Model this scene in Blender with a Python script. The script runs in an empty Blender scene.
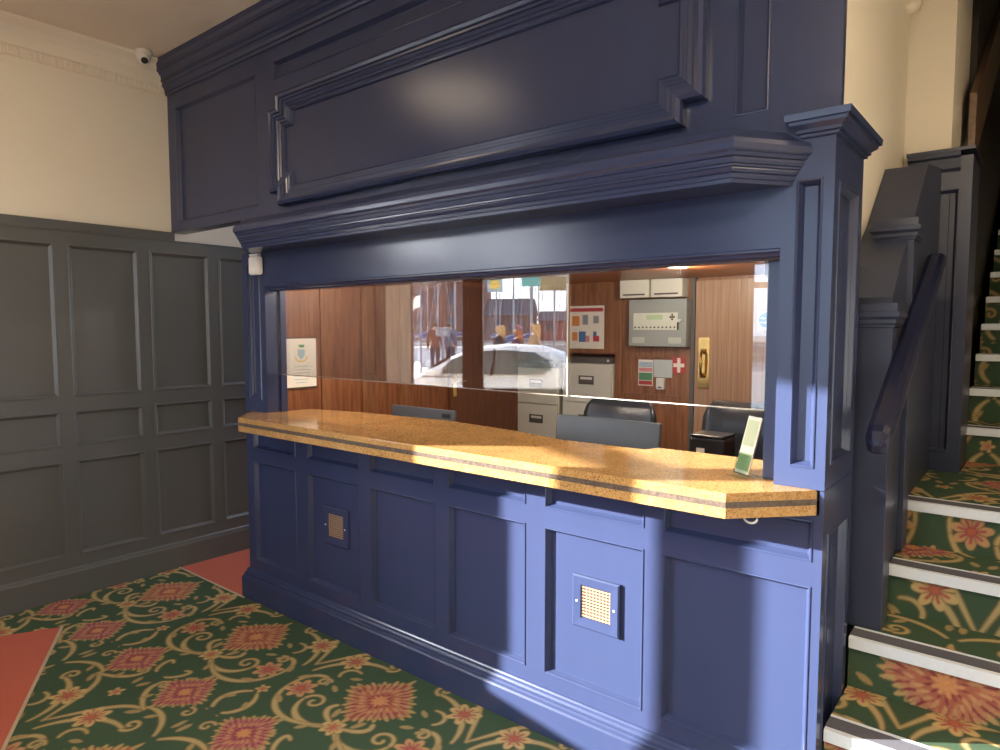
import bpy, bmesh, math, random
import numpy as np
from mathutils import Vector, Matrix, Euler
random.seed(7)
S = bpy.context.scene
COL = S.collection
PI = math.pi

# ------------------------------------------------------------------ materials
def lin(r, g, b):
    f = lambda c: (c/255/12.92) if c/255 <= 0.04045 else ((c/255+0.055)/1.055)**2.4
    return (f(r), f(g), f(b), 1)

def mat(name, color, rough=0.5, metal=0.0, spec=0.5, noise=0.0, nscale=20.0, bump=0.0, bscale=60.0, stretch=None, coat=0.0):
    m = bpy.data.materials.new(name); m.use_nodes = True
    nt = m.node_tree; b = nt.nodes['Principled BSDF']
    b.inputs['Base Color'].default_value = color
    b.inputs['Roughness'].default_value = rough
    b.inputs['Metallic'].default_value = metal
    b.inputs['Specular IOR Level'].default_value = spec
    if coat: 
        b.inputs['Coat Weight'].default_value = coat; b.inputs['Coat Roughness'].default_value = 0.06
    tc = nt.nodes.new('ShaderNodeTexCoord'); mp = nt.nodes.new('ShaderNodeMapping')
    nt.links.new(tc.outputs['Object'], mp.inputs['Vector'])
    if stretch: mp.inputs['Scale'].default_value = stretch
    if noise:
        n = nt.nodes.new('ShaderNodeTexNoise'); n.inputs['Scale'].default_value = nscale; n.inputs['Detail'].default_value = 4
        nt.links.new(mp.outputs['Vector'], n.inputs['Vector'])
        r = nt.nodes.new('ShaderNodeMixRGB'); r.blend_type = 'MIX'
        c = color
        r.inputs['Color1'].default_value = (c[0]*(1-noise), c[1]*(1-noise), c[2]*(1-noise), 1)
        r.inputs['Color2'].default_value = (min(1, c[0]*(1+noise)), min(1, c[1]*(1+noise)), min(1, c[2]*(1+noise)), 1)
        nt.links.new(n.outputs['Fac'], r.inputs['Fac']); nt.links.new(r.outputs['Color'], b.inputs['Base Color'])
    if bump:
        n2 = nt.nodes.new('ShaderNodeTexNoise'); n2.inputs['Scale'].default_value = bscale; n2.inputs['Detail'].default_value = 3
        nt.links.new(mp.outputs['Vector'], n2.inputs['Vector'])
        bp = nt.nodes.new('ShaderNodeBump'); bp.inputs['Strength'].default_value = bump; bp.inputs['Distance'].default_value = 0.002
        nt.links.new(n2.outputs['Fac'], bp.inputs['Height']); nt.links.new(bp.outputs['Normal'], b.inputs['Normal'])
    return m

def wood(name, c1, c2, rough=0.35, stretch=(14, 14, 1.2), scale=3.0):
    m = bpy.data.materials.new(name); m.use_nodes = True
    nt = m.node_tree; b = nt.nodes['Principled BSDF']; b.inputs['Roughness'].default_value = rough
    tc = nt.nodes.new('ShaderNodeTexCoord'); mp = nt.nodes.new('ShaderNodeMapping'); mp.inputs['Scale'].default_value = stretch
    nt.links.new(tc.outputs['Object'], mp.inputs['Vector'])
    n = nt.nodes.new('ShaderNodeTexNoise'); n.inputs['Scale'].default_value = scale; n.inputs['Detail'].default_value = 6; n.inputs['Distortion'].default_value = 0.6
    nt.links.new(mp.outputs['Vector'], n.inputs['Vector'])
    r = nt.nodes.new('ShaderNodeValToRGB'); r.color_ramp.elements[0].position = 0.32; r.color_ramp.elements[1].position = 0.68
    r.color_ramp.elements[0].color = c1; r.color_ramp.elements[1].color = c2
    nt.links.new(n.outputs['Fac'], r.inputs['Fac']); nt.links.new(r.outputs['Color'], b.inputs['Base Color'])
    return m

def emit(name, color, strength):
    m = bpy.data.materials.new(name); m.use_nodes = True
    nt = m.node_tree; nt.nodes.clear()
    e = nt.nodes.new('ShaderNodeEmission'); e.inputs['Color'].default_value = color; e.inputs['Strength'].default_value = strength
    o = nt.nodes.new('ShaderNodeOutputMaterial'); nt.links.new(e.outputs[0], o.inputs[0])
    return m

def glassmat(name, refl, tint=(1, 1, 1, 1), rough=0.0):
    """thin sheet glass: partly clear, partly mirror, a little more at grazing angles"""
    m = bpy.data.materials.new(name); m.use_nodes = True
    nt = m.node_tree; nt.nodes.clear()
    t = nt.nodes.new('ShaderNodeBsdfTransparent'); t.inputs['Color'].default_value = tint
    g = nt.nodes.new('ShaderNodeBsdfGlossy'); g.inputs['Roughness'].default_value = rough
    lw = nt.nodes.new('ShaderNodeLayerWeight'); lw.inputs['Blend'].default_value = 0.25
    ma = nt.nodes.new('ShaderNodeMath'); ma.operation = 'MULTIPLY_ADD'; ma.inputs[1].default_value = 0.35; ma.inputs[2].default_value = refl
    ma.use_clamp = True
    nt.links.new(lw.outputs['Fresnel'], ma.inputs[0])
    mx = nt.nodes.new('ShaderNodeMixShader'); nt.links.new(ma.outputs[0], mx.inputs[0])
    nt.links.new(t.outputs[0], mx.inputs[1]); nt.links.new(g.outputs[0], mx.inputs[2])
    o = nt.nodes.new('ShaderNodeOutputMaterial'); nt.links.new(mx.outputs[0], o.inputs[0])
    return m

def attr_mat(name, attr='pattern', rough=0.95):
    m = bpy.data.materials.new(name); m.use_nodes = True
    nt = m.node_tree; b = nt.nodes['Principled BSDF']; b.inputs['Roughness'].default_value = rough
    b.inputs['Specular IOR Level'].default_value = 0.1
    a = nt.nodes.new('ShaderNodeAttribute'); a.attribute_name = attr
    n = nt.nodes.new('ShaderNodeTexNoise'); n.inputs['Scale'].default_value = 450; n.inputs['Detail'].default_value = 2
    tc = nt.nodes.new('ShaderNodeTexCoord'); nt.links.new(tc.outputs['Object'], n.inputs['Vector'])
    mr = nt.nodes.new('ShaderNodeMapRange'); mr.inputs['From Min'].default_value = 0.3; mr.inputs['From Max'].default_value = 0.7
    mr.inputs['To Min'].default_value = 0.8; mr.inputs['To Max'].default_value = 1.2
    nt.links.new(n.outputs['Fac'], mr.inputs['Value'])
    mx = nt.nodes.new('ShaderNodeMixRGB'); mx.blend_type = 'MULTIPLY'; mx.inputs['Fac'].default_value = 1
    nt.links.new(a.outputs['Color'], mx.inputs['Color1']); nt.links.new(mr.outputs['Result'], mx.inputs['Color2'])
    nt.links.new(mx.outputs['Color'], b.inputs['Base Color'])
    return m

def terrazzo(name):
    m = bpy.data.materials.new(name); m.use_nodes = True
    nt = m.node_tree; b = nt.nodes['Principled BSDF']; b.inputs['Roughness'].default_value = 0.12
    tc = nt.nodes.new('ShaderNodeTexCoord')
    v = nt.nodes.new('ShaderNodeTexVoronoi'); v.inputs['Scale'].default_value = 210
    nt.links.new(tc.outputs['Object'], v.inputs['Vector'])
    r = nt.nodes.new('ShaderNodeValToRGB'); cr = r.color_ramp; cr.interpolation = 'CONSTANT'
    cols = [(0.0, (0.50, 0.28, 0.095, 1)), (0.3, (0.56, 0.33, 0.12, 1)), (0.55, (0.45, 0.24, 0.08, 1)), (0.78, (0.58, 0.36, 0.15, 1)), (0.955, (0.28, 0.14, 0.05, 1))]
    cr.elements[0].position, cr.elements[0].color = cols[0]
    cr.elements[1].position, cr.elements[1].color = cols[1]
    for p, c in cols[2:]:
        e = cr.elements.new(p); e.color = c
    sx = nt.nodes.new('ShaderNodeSeparateColor'); nt.links.new(v.outputs['Color'], sx.inputs[0])
    nt.links.new(sx.outputs[0], r.inputs['Fac'])
    n = nt.nodes.new('ShaderNodeTexNoise'); n.inputs['Scale'].default_value = 7; nt.links.new(tc.outputs['Object'], n.inputs['Vector'])
    mx = nt.nodes.new('ShaderNodeMixRGB'); mx.blend_type = 'MULTIPLY'; mx.inputs['Fac'].default_value = 0.35
    nt.links.new(r.outputs['Color'], mx.inputs['Color1']); nt.links.new(n.outputs['Fac'], mx.inputs['Color2'])
    nt.links.new(mx.outputs['Color'], b.inputs['Base Color'])
    return m

NAVY = mat('navy satin paint', (0.032, 0.044, 0.102, 1), rough=0.24, noise=0.10, nscale=5, stretch=(1, 1, 0.25))
NAVY_F = NAVY
NAVY_L = mat('charcoal navy wainscot paint', (0.094, 0.099, 0.099, 1), rough=0.38, noise=0.10, nscale=4)
NAVY_S = mat('navy stair paint', (0.032, 0.040, 0.075, 1), rough=0.35, noise=0.15, nscale=4, bump=0.1, bscale=80, stretch=(1, 1, 0.25))
CREAM = mat('cream emulsion', (0.79, 0.73, 0.61, 1), rough=0.85, noise=0.03, nscale=3, bump=0.05, bscale=40)
CEILM = mat('ceiling paint', (0.78, 0.70, 0.57, 1), rough=0.9, noise=0.03, nscale=2)
PLASTER = mat('plaster cornice paint', (0.80, 0.74, 0.62, 1), rough=0.8, bump=0.05)
TERRA = mat('terracotta carpet', (0.47, 0.125, 0.085, 1), rough=0.95, spec=0.1, noise=0.15, nscale=300, bump=0.5, bscale=500)
CARPET = attr_mat('floral carpet')
TRIMB = mat('beige binding strip', (0.45, 0.36, 0.24, 1), rough=0.7, noise=0.1)
STONE = terrazzo('speckled yellow stone')
INLAY = mat('dark speckled inlay', (0.10, 0.075, 0.06, 1), rough=0.25, noise=0.7, nscale=90)
WOODR = wood('red brown panelling', (0.15, 0.050, 0.021, 1), (0.28, 0.110, 0.048, 1))
WOODM = wood('mid brown panelling', (0.16, 0.062, 0.026, 1), (0.30, 0.135, 0.06, 1))
WOODD = wood('dark brown timber', (0.05, 0.019, 0.011, 1), (0.09, 0.036, 0.02, 1))
WOODL = wood('light oak veneer door', (0.27, 0.15, 0.08, 1), (0.40, 0.25, 0.15, 1), stretch=(26, 26, 0.6))
WOODO = wood('orange ceiling boards', (0.34, 0.10, 0.03, 1), (0.42, 0.14, 0.045, 1), stretch=(1, 10, 10))
WOODB = wood('brown balustrade timber', (0.13, 0.075, 0.04, 1), (0.22, 0.13, 0.075, 1), stretch=(8, 1, 8))
WHITE = mat('white plastic', (0.72, 0.71, 0.66, 1), rough=0.4, noise=0.02)
LENS = mat('smoked lens', (0.05, 0.045, 0.04, 1), rough=0.1)
PAPER = mat('white paper', (0.80, 0.78, 0.70, 1), rough=0.7, noise=0.02)
CABW = mat('pale grey cabinet steel', (0.68, 0.69, 0.60, 1), rough=0.45, noise=0.03)
CABG = mat('dark grey cabinet steel', (0.085, 0.09, 0.085, 1), rough=0.45, noise=0.05)
BLACKP = mat('black plastic', (0.018, 0.019, 0.021, 1), rough=0.4, noise=0.1)
LEATHER = mat('black leather', (0.022, 0.027, 0.033, 1), rough=0.28, noise=0.15, nscale=30, bump=0.3, bscale=150)
MONG = mat('grey monitor casing', (0.10, 0.115, 0.13, 1), rough=0.35, noise=0.05)
ALU = mat('aluminium nosing', (0.74, 0.80, 0.86, 1), rough=0.42, metal=0.1, noise=0.06, nscale=60)
GRIT = mat('grey anti-slip insert', (0.10, 0.10, 0.12, 1), rough=0.9, noise=0.4, nscale=250)
BRASS = mat('polished brass', (0.83, 0.58, 0.20, 1), rough=0.16, metal=1.0, noise=0.05)
LATT = mat('beige vent lattice', (0.36, 0.23, 0.145, 1), rough=0.5, noise=0.05)
VOID = mat('dark void', (0.004, 0.004, 0.005, 1), rough=0.9, noise=0.1)
ALARM = mat('grey alarm panel steel', (0.30, 0.34, 0.33, 1), rough=0.45, noise=0.03)
ALARMW = mat('pale panel overlay', (0.66, 0.70, 0.60, 1), rough=0.4, noise=0.02)
GLASS = glassmat('reflective counter glass', 0.12)
GLASS2 = glassmat('clear window glass', 0.02)
GLASS3 = glassmat('light-dimming door glass', 0.03, (0.68, 0.74, 0.80, 1))  # tint added to dim the daylight coming through the door
GEDGE = mat('polished glass edge', (0.55, 0.56, 0.50, 1), rough=0.2, noise=0.02)
ACRYL = glassmat('clear acrylic', 0.05, (0.93, 0.98, 0.94, 1))
def flat(name, c, rough=0.6): return mat(name, c, rough=rough, noise=0.03)
RED = flat('red ink', (0.45, 0.05, 0.06, 1)); GREEN = flat('green ink', (0.07, 0.28, 0.14, 1)); BLUE = flat('blue ink', (0.05, 0.17, 0.36, 1))
PINK = flat('pink ink', (0.62, 0.25, 0.28, 1)); YELL = flat('yellow ink', (0.75, 0.52, 0.10, 1)); GREYI = flat('grey ink', (0.25, 0.27, 0.32, 1))
TEAL = flat('teal ink', (0.12, 0.45, 0.42, 1)); DARKI = flat('dark ink', (0.02, 0.02, 0.022, 1)); SKYI = flat('pale blue ink', (0.35, 0.52, 0.62, 1))
ORNG = flat('orange ink', (0.65, 0.25, 0.06, 1))

# ------------------------------------------------------------------ mesh helpers
def obj(name, bm, m, parent=None, smooth=False, recalc=True):
    if recalc: bmesh.ops.recalc_face_normals(bm, faces=bm.faces)
    me = bpy.data.meshes.new(name); bm.to_mesh(me); bm.free()
    ms = m if isinstance(m, (list, tuple)) else [m]
    for x in ms: me.materials.append(x)
    if smooth:
        for p in me.polygons: p.use_smooth = True
    o = bpy.data.objects.new(name, me); COL.objects.link(o)
    if parent is not None: o.parent = parent; o.matrix_parent_inverse = parent.matrix_basis.inverted()
    return o

def tag(o, label, cat, group=None):
    o['label'] = label; o['category'] = cat
    if group: o['group'] = group
    return o

def thing(name, label, cat, loc=(0, 0, 0), rz=0, group=None):
    o = bpy.data.objects.new(name, None); COL.objects.link(o); o.empty_display_size = 0.05
    o.location = loc; o.rotation_euler = (0, 0, rz)
    o.matrix_basis = Matrix.Translation(Vector(loc)) @ Matrix.Rotation(rz, 4, 'Z')
    return tag(o, label, cat, group)

def structure(name, bm, m, parent=None, **k):
    o = obj(name, bm, m, parent, **k)
    if parent is None: o['kind'] = 'structure'
    return o

def child(o, parent):
    """parent o keeping its coordinates local to the parent"""
    o.parent = parent; o.matrix_parent_inverse = Matrix.Identity(4); return o

def dup(root, loc, rz, label=None, group=None):
    r = root.copy(); COL.objects.link(r); r.location = loc; r.rotation_euler = (0, 0, rz)
    if label: r['label'] = label
    if group: r['group'] = group
    for ch in list(root.children):
        c = ch.copy(); COL.objects.link(c); c.parent = r
        for g in list(ch.children):
            d = g.copy(); COL.objects.link(d); d.parent = c
    return r

def box(bm, x0, x1, y0, y1, z0, z1, bevel=0.0, mtx=None, mi=0):
    vs = [bm.verts.new((x, y, z)) for x in (x0, x1) for y in (y0, y1) for z in (z0, z1)]
    idx = [(0, 1, 3, 2), (4, 6, 7, 5), (0, 4, 5, 1), (2, 3, 7, 6), (0, 2, 6, 4), (1, 5, 7, 3)]
    fs = [bm.faces.new([vs[i] for i in f]) for f in idx]
    for f in fs: f.material_index = mi
    if bevel:
        es = list({e for f in fs for e in f.edges})
        r = bmesh.ops.bevel(bm, geom=es, offset=bevel, segments=2, affect='EDGES', profile=0.6)
        for f in r['faces']: f.material_index = mi
        if mtx is not None:
            vset = {v for f in r['faces'] for v in f.verts} | {v for f in fs if f.is_valid for v in f.verts}
            for v in vset: v.co = mtx @ v.co
    elif mtx is not None:
        for v in vs: v.co = mtx @ v.co
    return bm

def B(): return bmesh.new()
def bx(*a, **k): return box(B(), *a, **k)

def tube(bm, pts, r, n=10, caps=True):
    pts = [Vector(p) for p in pts]; rings = []
    rs = r if isinstance(r, (list, tuple)) else [r]*len(pts)
    for i, p in enumerate(pts):
        d = (pts[min(i+1, len(pts)-1)] - pts[max(i-1, 0)]).normalized()
        up = Vector((0, 0, 1)) if abs(d.z) < 0.95 else Vector((1, 0, 0))
        a = d.cross(up).normalized(); b = d.cross(a).normalized()
        rings.append([bm.verts.new(p + (a*math.cos(2*PI*k/n) + b*math.sin(2*PI*k/n))*rs[i]) for k in range(n)])
    for i in range(len(rings)-1):
        for k in range(n):
            bm.faces.new([rings[i][k], rings[i][(k+1) % n], rings[i+1][(k+1) % n], rings[i+1][k]])
    if caps:
        bm.faces.new(rings[0]); bm.faces.new(rings[-1])
    return bm

def lathe(bm, prof, n=24, mtx=None):
    rings = []
    for r, z in prof:
        rings.append([bm.verts.new((max(r, 1e-4)*math.cos(2*PI*k/n), max(r, 1e-4)*math.sin(2*PI*k/n), z)) for k in range(n)])
    for i in range(len(rings)-1):
        for k in range(n):
            bm.faces.new([rings[i][k], rings[i][(k+1) % n], rings[i+1][(k+1) % n], rings[i+1][k]])
    bm.faces.new(rings[0]); bm.faces.new(rings[-1])
    if mtx is not None:
        for ring in rings:
            for v in ring: v.co = mtx @ v.co
    return bm

def prism(bm, poly, mapfn, b0, b1):
    """closed polygon (u,v) extruded between b0 and b1"""
    a = [bm.verts.new(mapfn(u, v, b0)) for u, v in poly]; c = [bm.verts.new(mapfn(u, v, b1)) for u, v in poly]
    bm.faces.new(a); bm.faces.new(c)
    n = len(poly)
    for i in range(n): bm.faces.new([a[i], a[(i+1) % n], c[(i+1) % n], c[i]])
    return bm

def mould(bm, path, closed, profile, mapfn, ends=None, capends=True):
    """sweep profile [(a inward offset to the left of the path, b height)] along path (u,v) with mitred corners"""
    P = [Vector(p) for p in path]; n = len(P); M = []
    def nrm(i, j):
        d = (P[j]-P[i]).normalized(); return Vector((-d.y, d.x))
    for i in range(n):
        if closed or 0 < i < n-1:
            n1, n2 = nrm((i-1) % n, i), nrm(i, (i+1) % n); M.append((n1+n2)/(1+n1.dot(n2)))
        elif i == 0: M.append(Vector(ends[0]) if ends else nrm(0, 1))
        else: M.append(Vector(ends[1]) if ends else nrm(n-2, n-1))
    rows = [[bm.verts.new(mapfn(*(P[i]+M[i]*a), b)) for a, b in profile] for i in range(n)]
    rng = range(n) if closed else range(n-1)
    for i in rng:
        j = (i+1) % n
        for k in range(len(profile)-1):
            bm.faces.new([rows[i][k], rows[j][k], rows[j][k+1], rows[i][k+1]])
    if not closed and capends and len(profile) > 2:
        bm.faces.new(rows[0]); bm.faces.new(rows[-1])
    return bm

def rect(u0, u1, v0, v1): return [(u0, v0), (u1, v0), (u1, v1), (u0, v1)]

def frame_grid(bm, U, V, holes, mapfn, b=0.0, ret=0.03):
    """front face of a framework with rectangular openings"""
    us = sorted(set([U[0], U[1]] + [h[i] for h in holes for i in (0, 1)])); vs = sorted(set([V[0], V[1]] + [h[i] for h in holes for i in (2, 3)]))
    us = [u for u in us if U[0] <= u <= U[1]]; vs = [v for v in vs if V[0] <= v <= V[1]]
    cache = {}
    def vert(u, v):
        if (u, v) not in cache: cache[(u, v)] = bm.verts.new(mapfn(u, v, b))
        return cache[(u, v)]
    for i in range(len(us)-1):
        for j in range(len(vs)-1):
            cu, cv = (us[i]+us[i+1])/2, (vs[j]+vs[j+1])/2
            if any(h[0] < cu < h[1] and h[2] < cv < h[3] for h in holes): continue
            bm.faces.new([vert(us[i], vs[j]), vert(us[i+1], vs[j]), vert(us[i+1], vs[j+1]), vert(us[i], vs[j+1])])
    # outer returns
    for (a, c) in (((U[0], V[0]), (U[1], V[0])), ((U[1], V[0]), (U[1], V[1])), ((U[1], V[1]), (U[0], V[1])), ((U[0], V[1]), (U[0], V[0]))):
        q = [bm.verts.new(mapfn(*a, b)), bm.verts.new(mapfn(*c, b)), bm.verts.new(mapfn(*c, b-ret)), bm.verts.new(mapfn(*a, b-ret))]
        bm.faces.new(q)
    return bm

BEAD = [(0, 0), (0.002, 0.003), (0.006, 0.0035), (0.009, 0.0), (0.010, -0.006), (0.016, -0.012), (0.019, -0.020), (0.0195, -0.022)]
def panel_infill(h, mapfn, prof=BEAD):
    bm = B(); mould(bm, rect(*h), True, prof, mapfn)
    a, d = prof[-1]
    vs = [bm.verts.new(mapfn(u, v, d)) for u, v in rect(h[0]+a, h[1]-a, h[2]+a, h[3]-a)]
    bm.faces.new(vs)
    bmesh.ops.remove_doubles(bm, verts=bm.verts, dist=1e-5)
    return bm

def text(name, s, size, m, parent, mtx, extrude=0.0004, align='CENTER'):
    cu = bpy.data.curves.new(name, 'FONT'); cu.body = s; cu.size = size; cu.extrude = extrude; cu.align_x = align; cu.align_y = 'CENTER'
    t = bpy.data.objects.new(name, cu); COL.objects.link(t)
    dg = bpy.context.evaluated_depsgraph_get(); me = bpy.data.meshes.new_from_object(t.evaluated_get(dg))
    bpy.data.objects.remove(t)
    me.transform(mtx); me.materials.clear(); me.materials.append(m)
    o = bpy.data.objects.new(name, me); COL.objects.link(o)
    if parent is not None: o.parent = parent; o.matrix_parent_inverse = parent.matrix_basis.inverted()
    return o

FRONT = lambda y: (lambda u, v, b: Vector((u, y-b, v)))        # wall facing -Y
EAST = lambda x: (lambda u, v, b: Vector((x+b, u, v)))         # wall facing +X
def facing(x, y, z):            # text matrix on a -Y facing surface
    return Matrix.Translation((x, y, z)) @ Matrix.Rotation(PI/2, 4, 'X')
def facingE(x, y, z):           # text matrix on a +X facing surface
    return Matrix.Translation((x, y, z)) @ Matrix.Rotation(PI/2, 4, 'Z') @ Matrix.Rotation(PI/2, 4, 'X')

# ------------------------------------------------------------------ carpet pattern
TX, TY, RES = 0.96, 0.98, 0.004
NXT, NYT = int(round(TX/RES)), int(round(TY/RES))
def carpet_tile():
    T = np.empty((NYT, NXT, 3)); T[:] = (0.052, 0.090, 0.054)
    yy, xx = np.mgrid[0:NYT, 0:NXT]
    X = (xx+0.5)*RES; Y = (yy+0.5)*RES
    def disc(x, y, r, c):
        dx = (X-x+TX/2) % TX - TX/2; dy = (Y-y+TY/2) % TY - TY/2
        k = int(r/RES)+3; 
        a = np.clip((r-np.hypot(dx, dy))/RES+0.5, 0, 1)[..., None]
        T[:] = T*(1-a) + np.array(c)*a
    def discs(pts, rs, c):
        # paint many discs using local windows
        for (x, y), r in zip(pts, rs):
            k = int(r/RES)+2; ci, cj = int(y/RES), int(x/RES)
            I = np.arange(ci-k, ci+k+1); J = np.arange(cj-k, cj+k+1)
            px = (J+0.5)*RES-x; py = (I+0.5)*RES-y
            a = np.clip((r-np.hypot(px[None, :], py[:, None]))/RES+0.5, 0, 1)[..., None]
            ii, jj = np.ix_(I % NYT, J % NXT)
            T[ii, jj] = T[ii, jj]*(1-a)+np.array(c)*a
    BE, BE2, BR, DK = (0.41, 0.32, 0.155), (0.33, 0.24, 0.11), (0.20, 0.135, 0.06), (0.10, 0.025, 0.03)
    def bez(p0, p1, p2, p3, n=46):
        t = np.linspace(0, 1, n)[:, None]; p0, p1, p2, p3 = map(np.array, (p0, p1, p2, p3))
        return (1-t)**3*p0+3*(1-t)**2*t*p1+3*(1-t)*t**2*p2+t**3*p3
    def spiral(cx, cy, r0, a0, turns, sgn, n=60):
        t = np.linspace(0, 1, n); r = r0*(1-0.82*t); a = a0+sgn*turns*2*PI*t
        return np.stack([cx+r*np.cos(a), cy+r*np.sin(a)], 1)
    def stroke(pts, w0, w1, wm=None, mirror=True, c=BE):
        n = len(pts); t = np.linspace(0, 1, n)
        w = w0*(1-t)+w1*t
        if wm: w = w+wm*np.sin(PI*t)
        w = w*0.8
        for s in ((1, -1) if mirror else (1,)):
            q = pts*np.array([s, 1])
            discs(q, w+0.0045, BR)
        for s in ((1, -1) if mirror else (1,)):
            q = pts*np.array([s, 1])
            discs(q, w, c)
    def leaf(x, y, ang, L, w, c=BE2, mirror=True):
        t = np.linspace(0, 1, 14)
        pts = np.stack([x+L*t*math.cos(ang), y+L*t*math.sin(ang)], 1)
        for s in ((1, -1) if mirror else (1,)):
            q = pts*np.array([s, 1]); discs(q, w*np.sin(PI*np.clip(t*0.9+0.08, 0, 1))+0.003, c)
    def flower(cx, cy, r, n=8, petal=(0.50, 0.36, 0.16), core=(0.34, 0.075, 0.07), ph=0.0):
        for k in range(n):
            a = ph+2*PI*k/n; t = np.linspace(0.25, 1, 8)
            pts = np.stack([cx+r*t*math.cos(a), cy+r*t*math.sin(a)], 1)
            discs(pts, 0.30*r*(0.55+0.5*np.sin(PI*t*0.9)), petal)
        for k in range(n):
            a = ph+2*PI*k/n; t = np.linspace(0.15, 0.72, 6)
            discs(np.stack([cx+r*t*math.cos(a), cy+r*t*math.sin(a)], 1), np.full(6, 0.085*r), core)
        for k in range(n):
            a = ph+PI/n+2*PI*k/n; t = np.linspace(0.3, 0.95, 6)
            discs(np.stack([cx+r*t*math.cos(a), cy+r*t*math.sin(a)], 1), np.full(6, 0.045*r), DK)
        discs([(cx, cy)], [0.2*r], (0.42, 0.12, 0.07))
    def medallion(cx, cy, R, warm):
        dia = lambda a: R/(abs(math.cos(a))+abs(math.sin(a)))**0.9
        cA = (0.36, 0.125, 0.080) if warm else (0.30, 0.085, 0.095); cB = (0.43, 0.20, 0.11) if warm else (0.42, 0.15, 0.13)
        cD = (0.20, 0.035, 0.055) if warm else (0.16, 0.03, 0.065)
        rng = random.Random(int(R*1000)+int(cx*100))
        px = np.linspace(-R, R, 44)
        for u in px:
            for v in px:
                if (abs(u)+abs(v)) < R*0.90: discs([(cx+u, cy+v)], [R*0.04], cA)
        for k in range(36):        # ragged beige tips
            a = 2*PI*k/36; rr = dia(a)*(0.95+0.10*(k % 2)); t = np.linspace(0.80, 1.0, 5)
            discs(np.stack([cx+rr*t*math.cos(a), cy+rr*t*math.sin(a)], 1), R*np.array([0.05, 0.052, 0.048, 0.04, 0.025]), (0.42, 0.29, 0.12))
        for lo, hi, n, col, w in ((0.62, 0.92, 28, cD, 0.022), (0.55, 0.84, 28, cB, 0.032), (0.42, 0.66, 20, cD, 0.022), (0.36, 0.60, 20, (0.48, 0.27, 0.13), 0.03), (0.2, 0.42, 14, cA, 0.045), (0.18, 0.36, 14, cD, 0.018), (0.08, 0.24, 9, (0.52, 0.25, 0.11), 0.035)):
            for k in range(n):
                a = 2*PI*(k+(0.5 if n in (28, 14) and col is cD else 0))/n+rng.uniform(-.03, .03); rr = dia(a); t = np.linspace(lo, hi, 8)
                discs(np.stack([cx+rr*t*np.cos(a+0.10*np.sin(6*t)), cy+rr*t*np.sin(a+0.10*np.sin(6*t))], 1), R*w*(0.6+0.5*np.sin(PI*np.linspace(0.1, 0.95, 8))), col)
        discs([(cx, cy)], [R*0.06], (0.55, 0.25, 0.10))
    # scrollwork, mirrored about x = 0
    stroke(bez((0.02, -0.245), (0.10, -0.34), (0.26, -0.30), (0.27, -0.19)), 0.008, 0.006, 0.008)
    stroke(spiral(0.215, -0.18, 0.055, 0.0, 1.1, 1), 0.009, 0.005)
    stroke(bez((0.03, -0.23), (0.09, -0.22), (0.15, -0.18), (0.115, -0.135)), 0.007, 0.010, 0.004)
    stroke(bez((0.05, -0.26), (0.22, -0.40), (0.40, -0.30), (0.42, -0.16)), 0.006, 0.007, 0.008)
    stroke(bez((0.42, -0.16), (0.44, -0.03), (0.33, 0.02), (0.29, -0.06)), 0.007, 0.008, 0.004)
    stroke(spiral(0.315, -0.055, 0.035, 2.4, 1.0, -1), 0.007, 0.005)
    stroke(bez((0.44, -0.02), (0.42, 0.10), (0.30, 0.22), (0.16, 0.20)), 0.006, 0.008, 0.008)
    stroke(spiral(0.165, 0.235, 0.042, -1.6, 1.1, -1), 0.008, 0.005)
    stroke(bez((0.48, 0.02), (0.40, 0.18), (0.36, 0.30), (0.24, 0.315)), 0.006, 0.008, 0.006)
    stroke(bez((0.02, 0.26), (0.08, 0.34), (0.18, 0.37), (0.25, 0.33)), 0.007, 0.006, 0.006)
    stroke(bez((0.24, 0.315), (0.34, 0.34), (0.42, 0.40), (0.40, 0.46)), 0.007, 0.008, 0.005)
    stroke(spiral(0.375, 0.455, 0.032, 0.0, 1.0, 1), 0.007, 0.005)
    stroke(bez((0.06, -0.40), (0.12, -0.36), (0.10, -0.46), (0.04, -0.49)), 0.006, 0.007, 0.004)
    stroke(bez((0.46, -0.30), (0.40, -0.34), (0.38, -0.42), (0.44, -0.47)), 0.006, 0.008, 0.006)
    stroke(bez((0.24, 0.10), (0.30, 0.12), (0.34, 0.06), (0.30, 0.02)), 0.005, 0.006, 0.003)
    stroke(spiral(0.08, 0.42, 0.035, 1.0, 1.0, 1), 0.006, 0.004)
    for (x, y, a, L, w) in ((0.06, -0.20, 1.2, 0.06, 0.010), (0.33, -0.27, 0.4, 0.07, 0.011), (0.44, -0.10, 2.2, 0.06, 0.010), (0.36, 0.14, 0.9, 0.07, 0.011),
                            (0.28, 0.26, 2.4, 0.06, 0.010), (0.15, 0.33, -0.9, 0.05, 0.009), (0.20, -0.33, -1.2, 0.06, 0.010), (0.09, -0.30, -1.0, 0.05, 0.009),
                            (0.46, 0.38, 1.9, 0.05, 0.010), (0.33, 0.39, -1.3, 0.05, 0.009), (0.02, 0.33, 1.57, 0.06, 0.009), (0.21, -0.07, 0.5, 0.05, 0.009),
                            (0.24, 0.04, 2.6, 0.05, 0.009), (0.14, -0.42, 0.3, 0.05, 0.009), (0.40, -0.40, 0.8, 0.05, 0.009)):
        leaf(x, y, a, L, w)
    flower(0.0, -0.245, 0.045, 6)
    for sx in (1, -1):
        flower(0.48+sx*0.13, 0.155, 0.062, 7, ph=0.4*sx); flower(0.48+sx*0.13, -0.15, 0.060, 7, petal=(0.46, 0.27, 0.13), core=(0.33, 0.06, 0.08), ph=0.2*sx)
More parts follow.
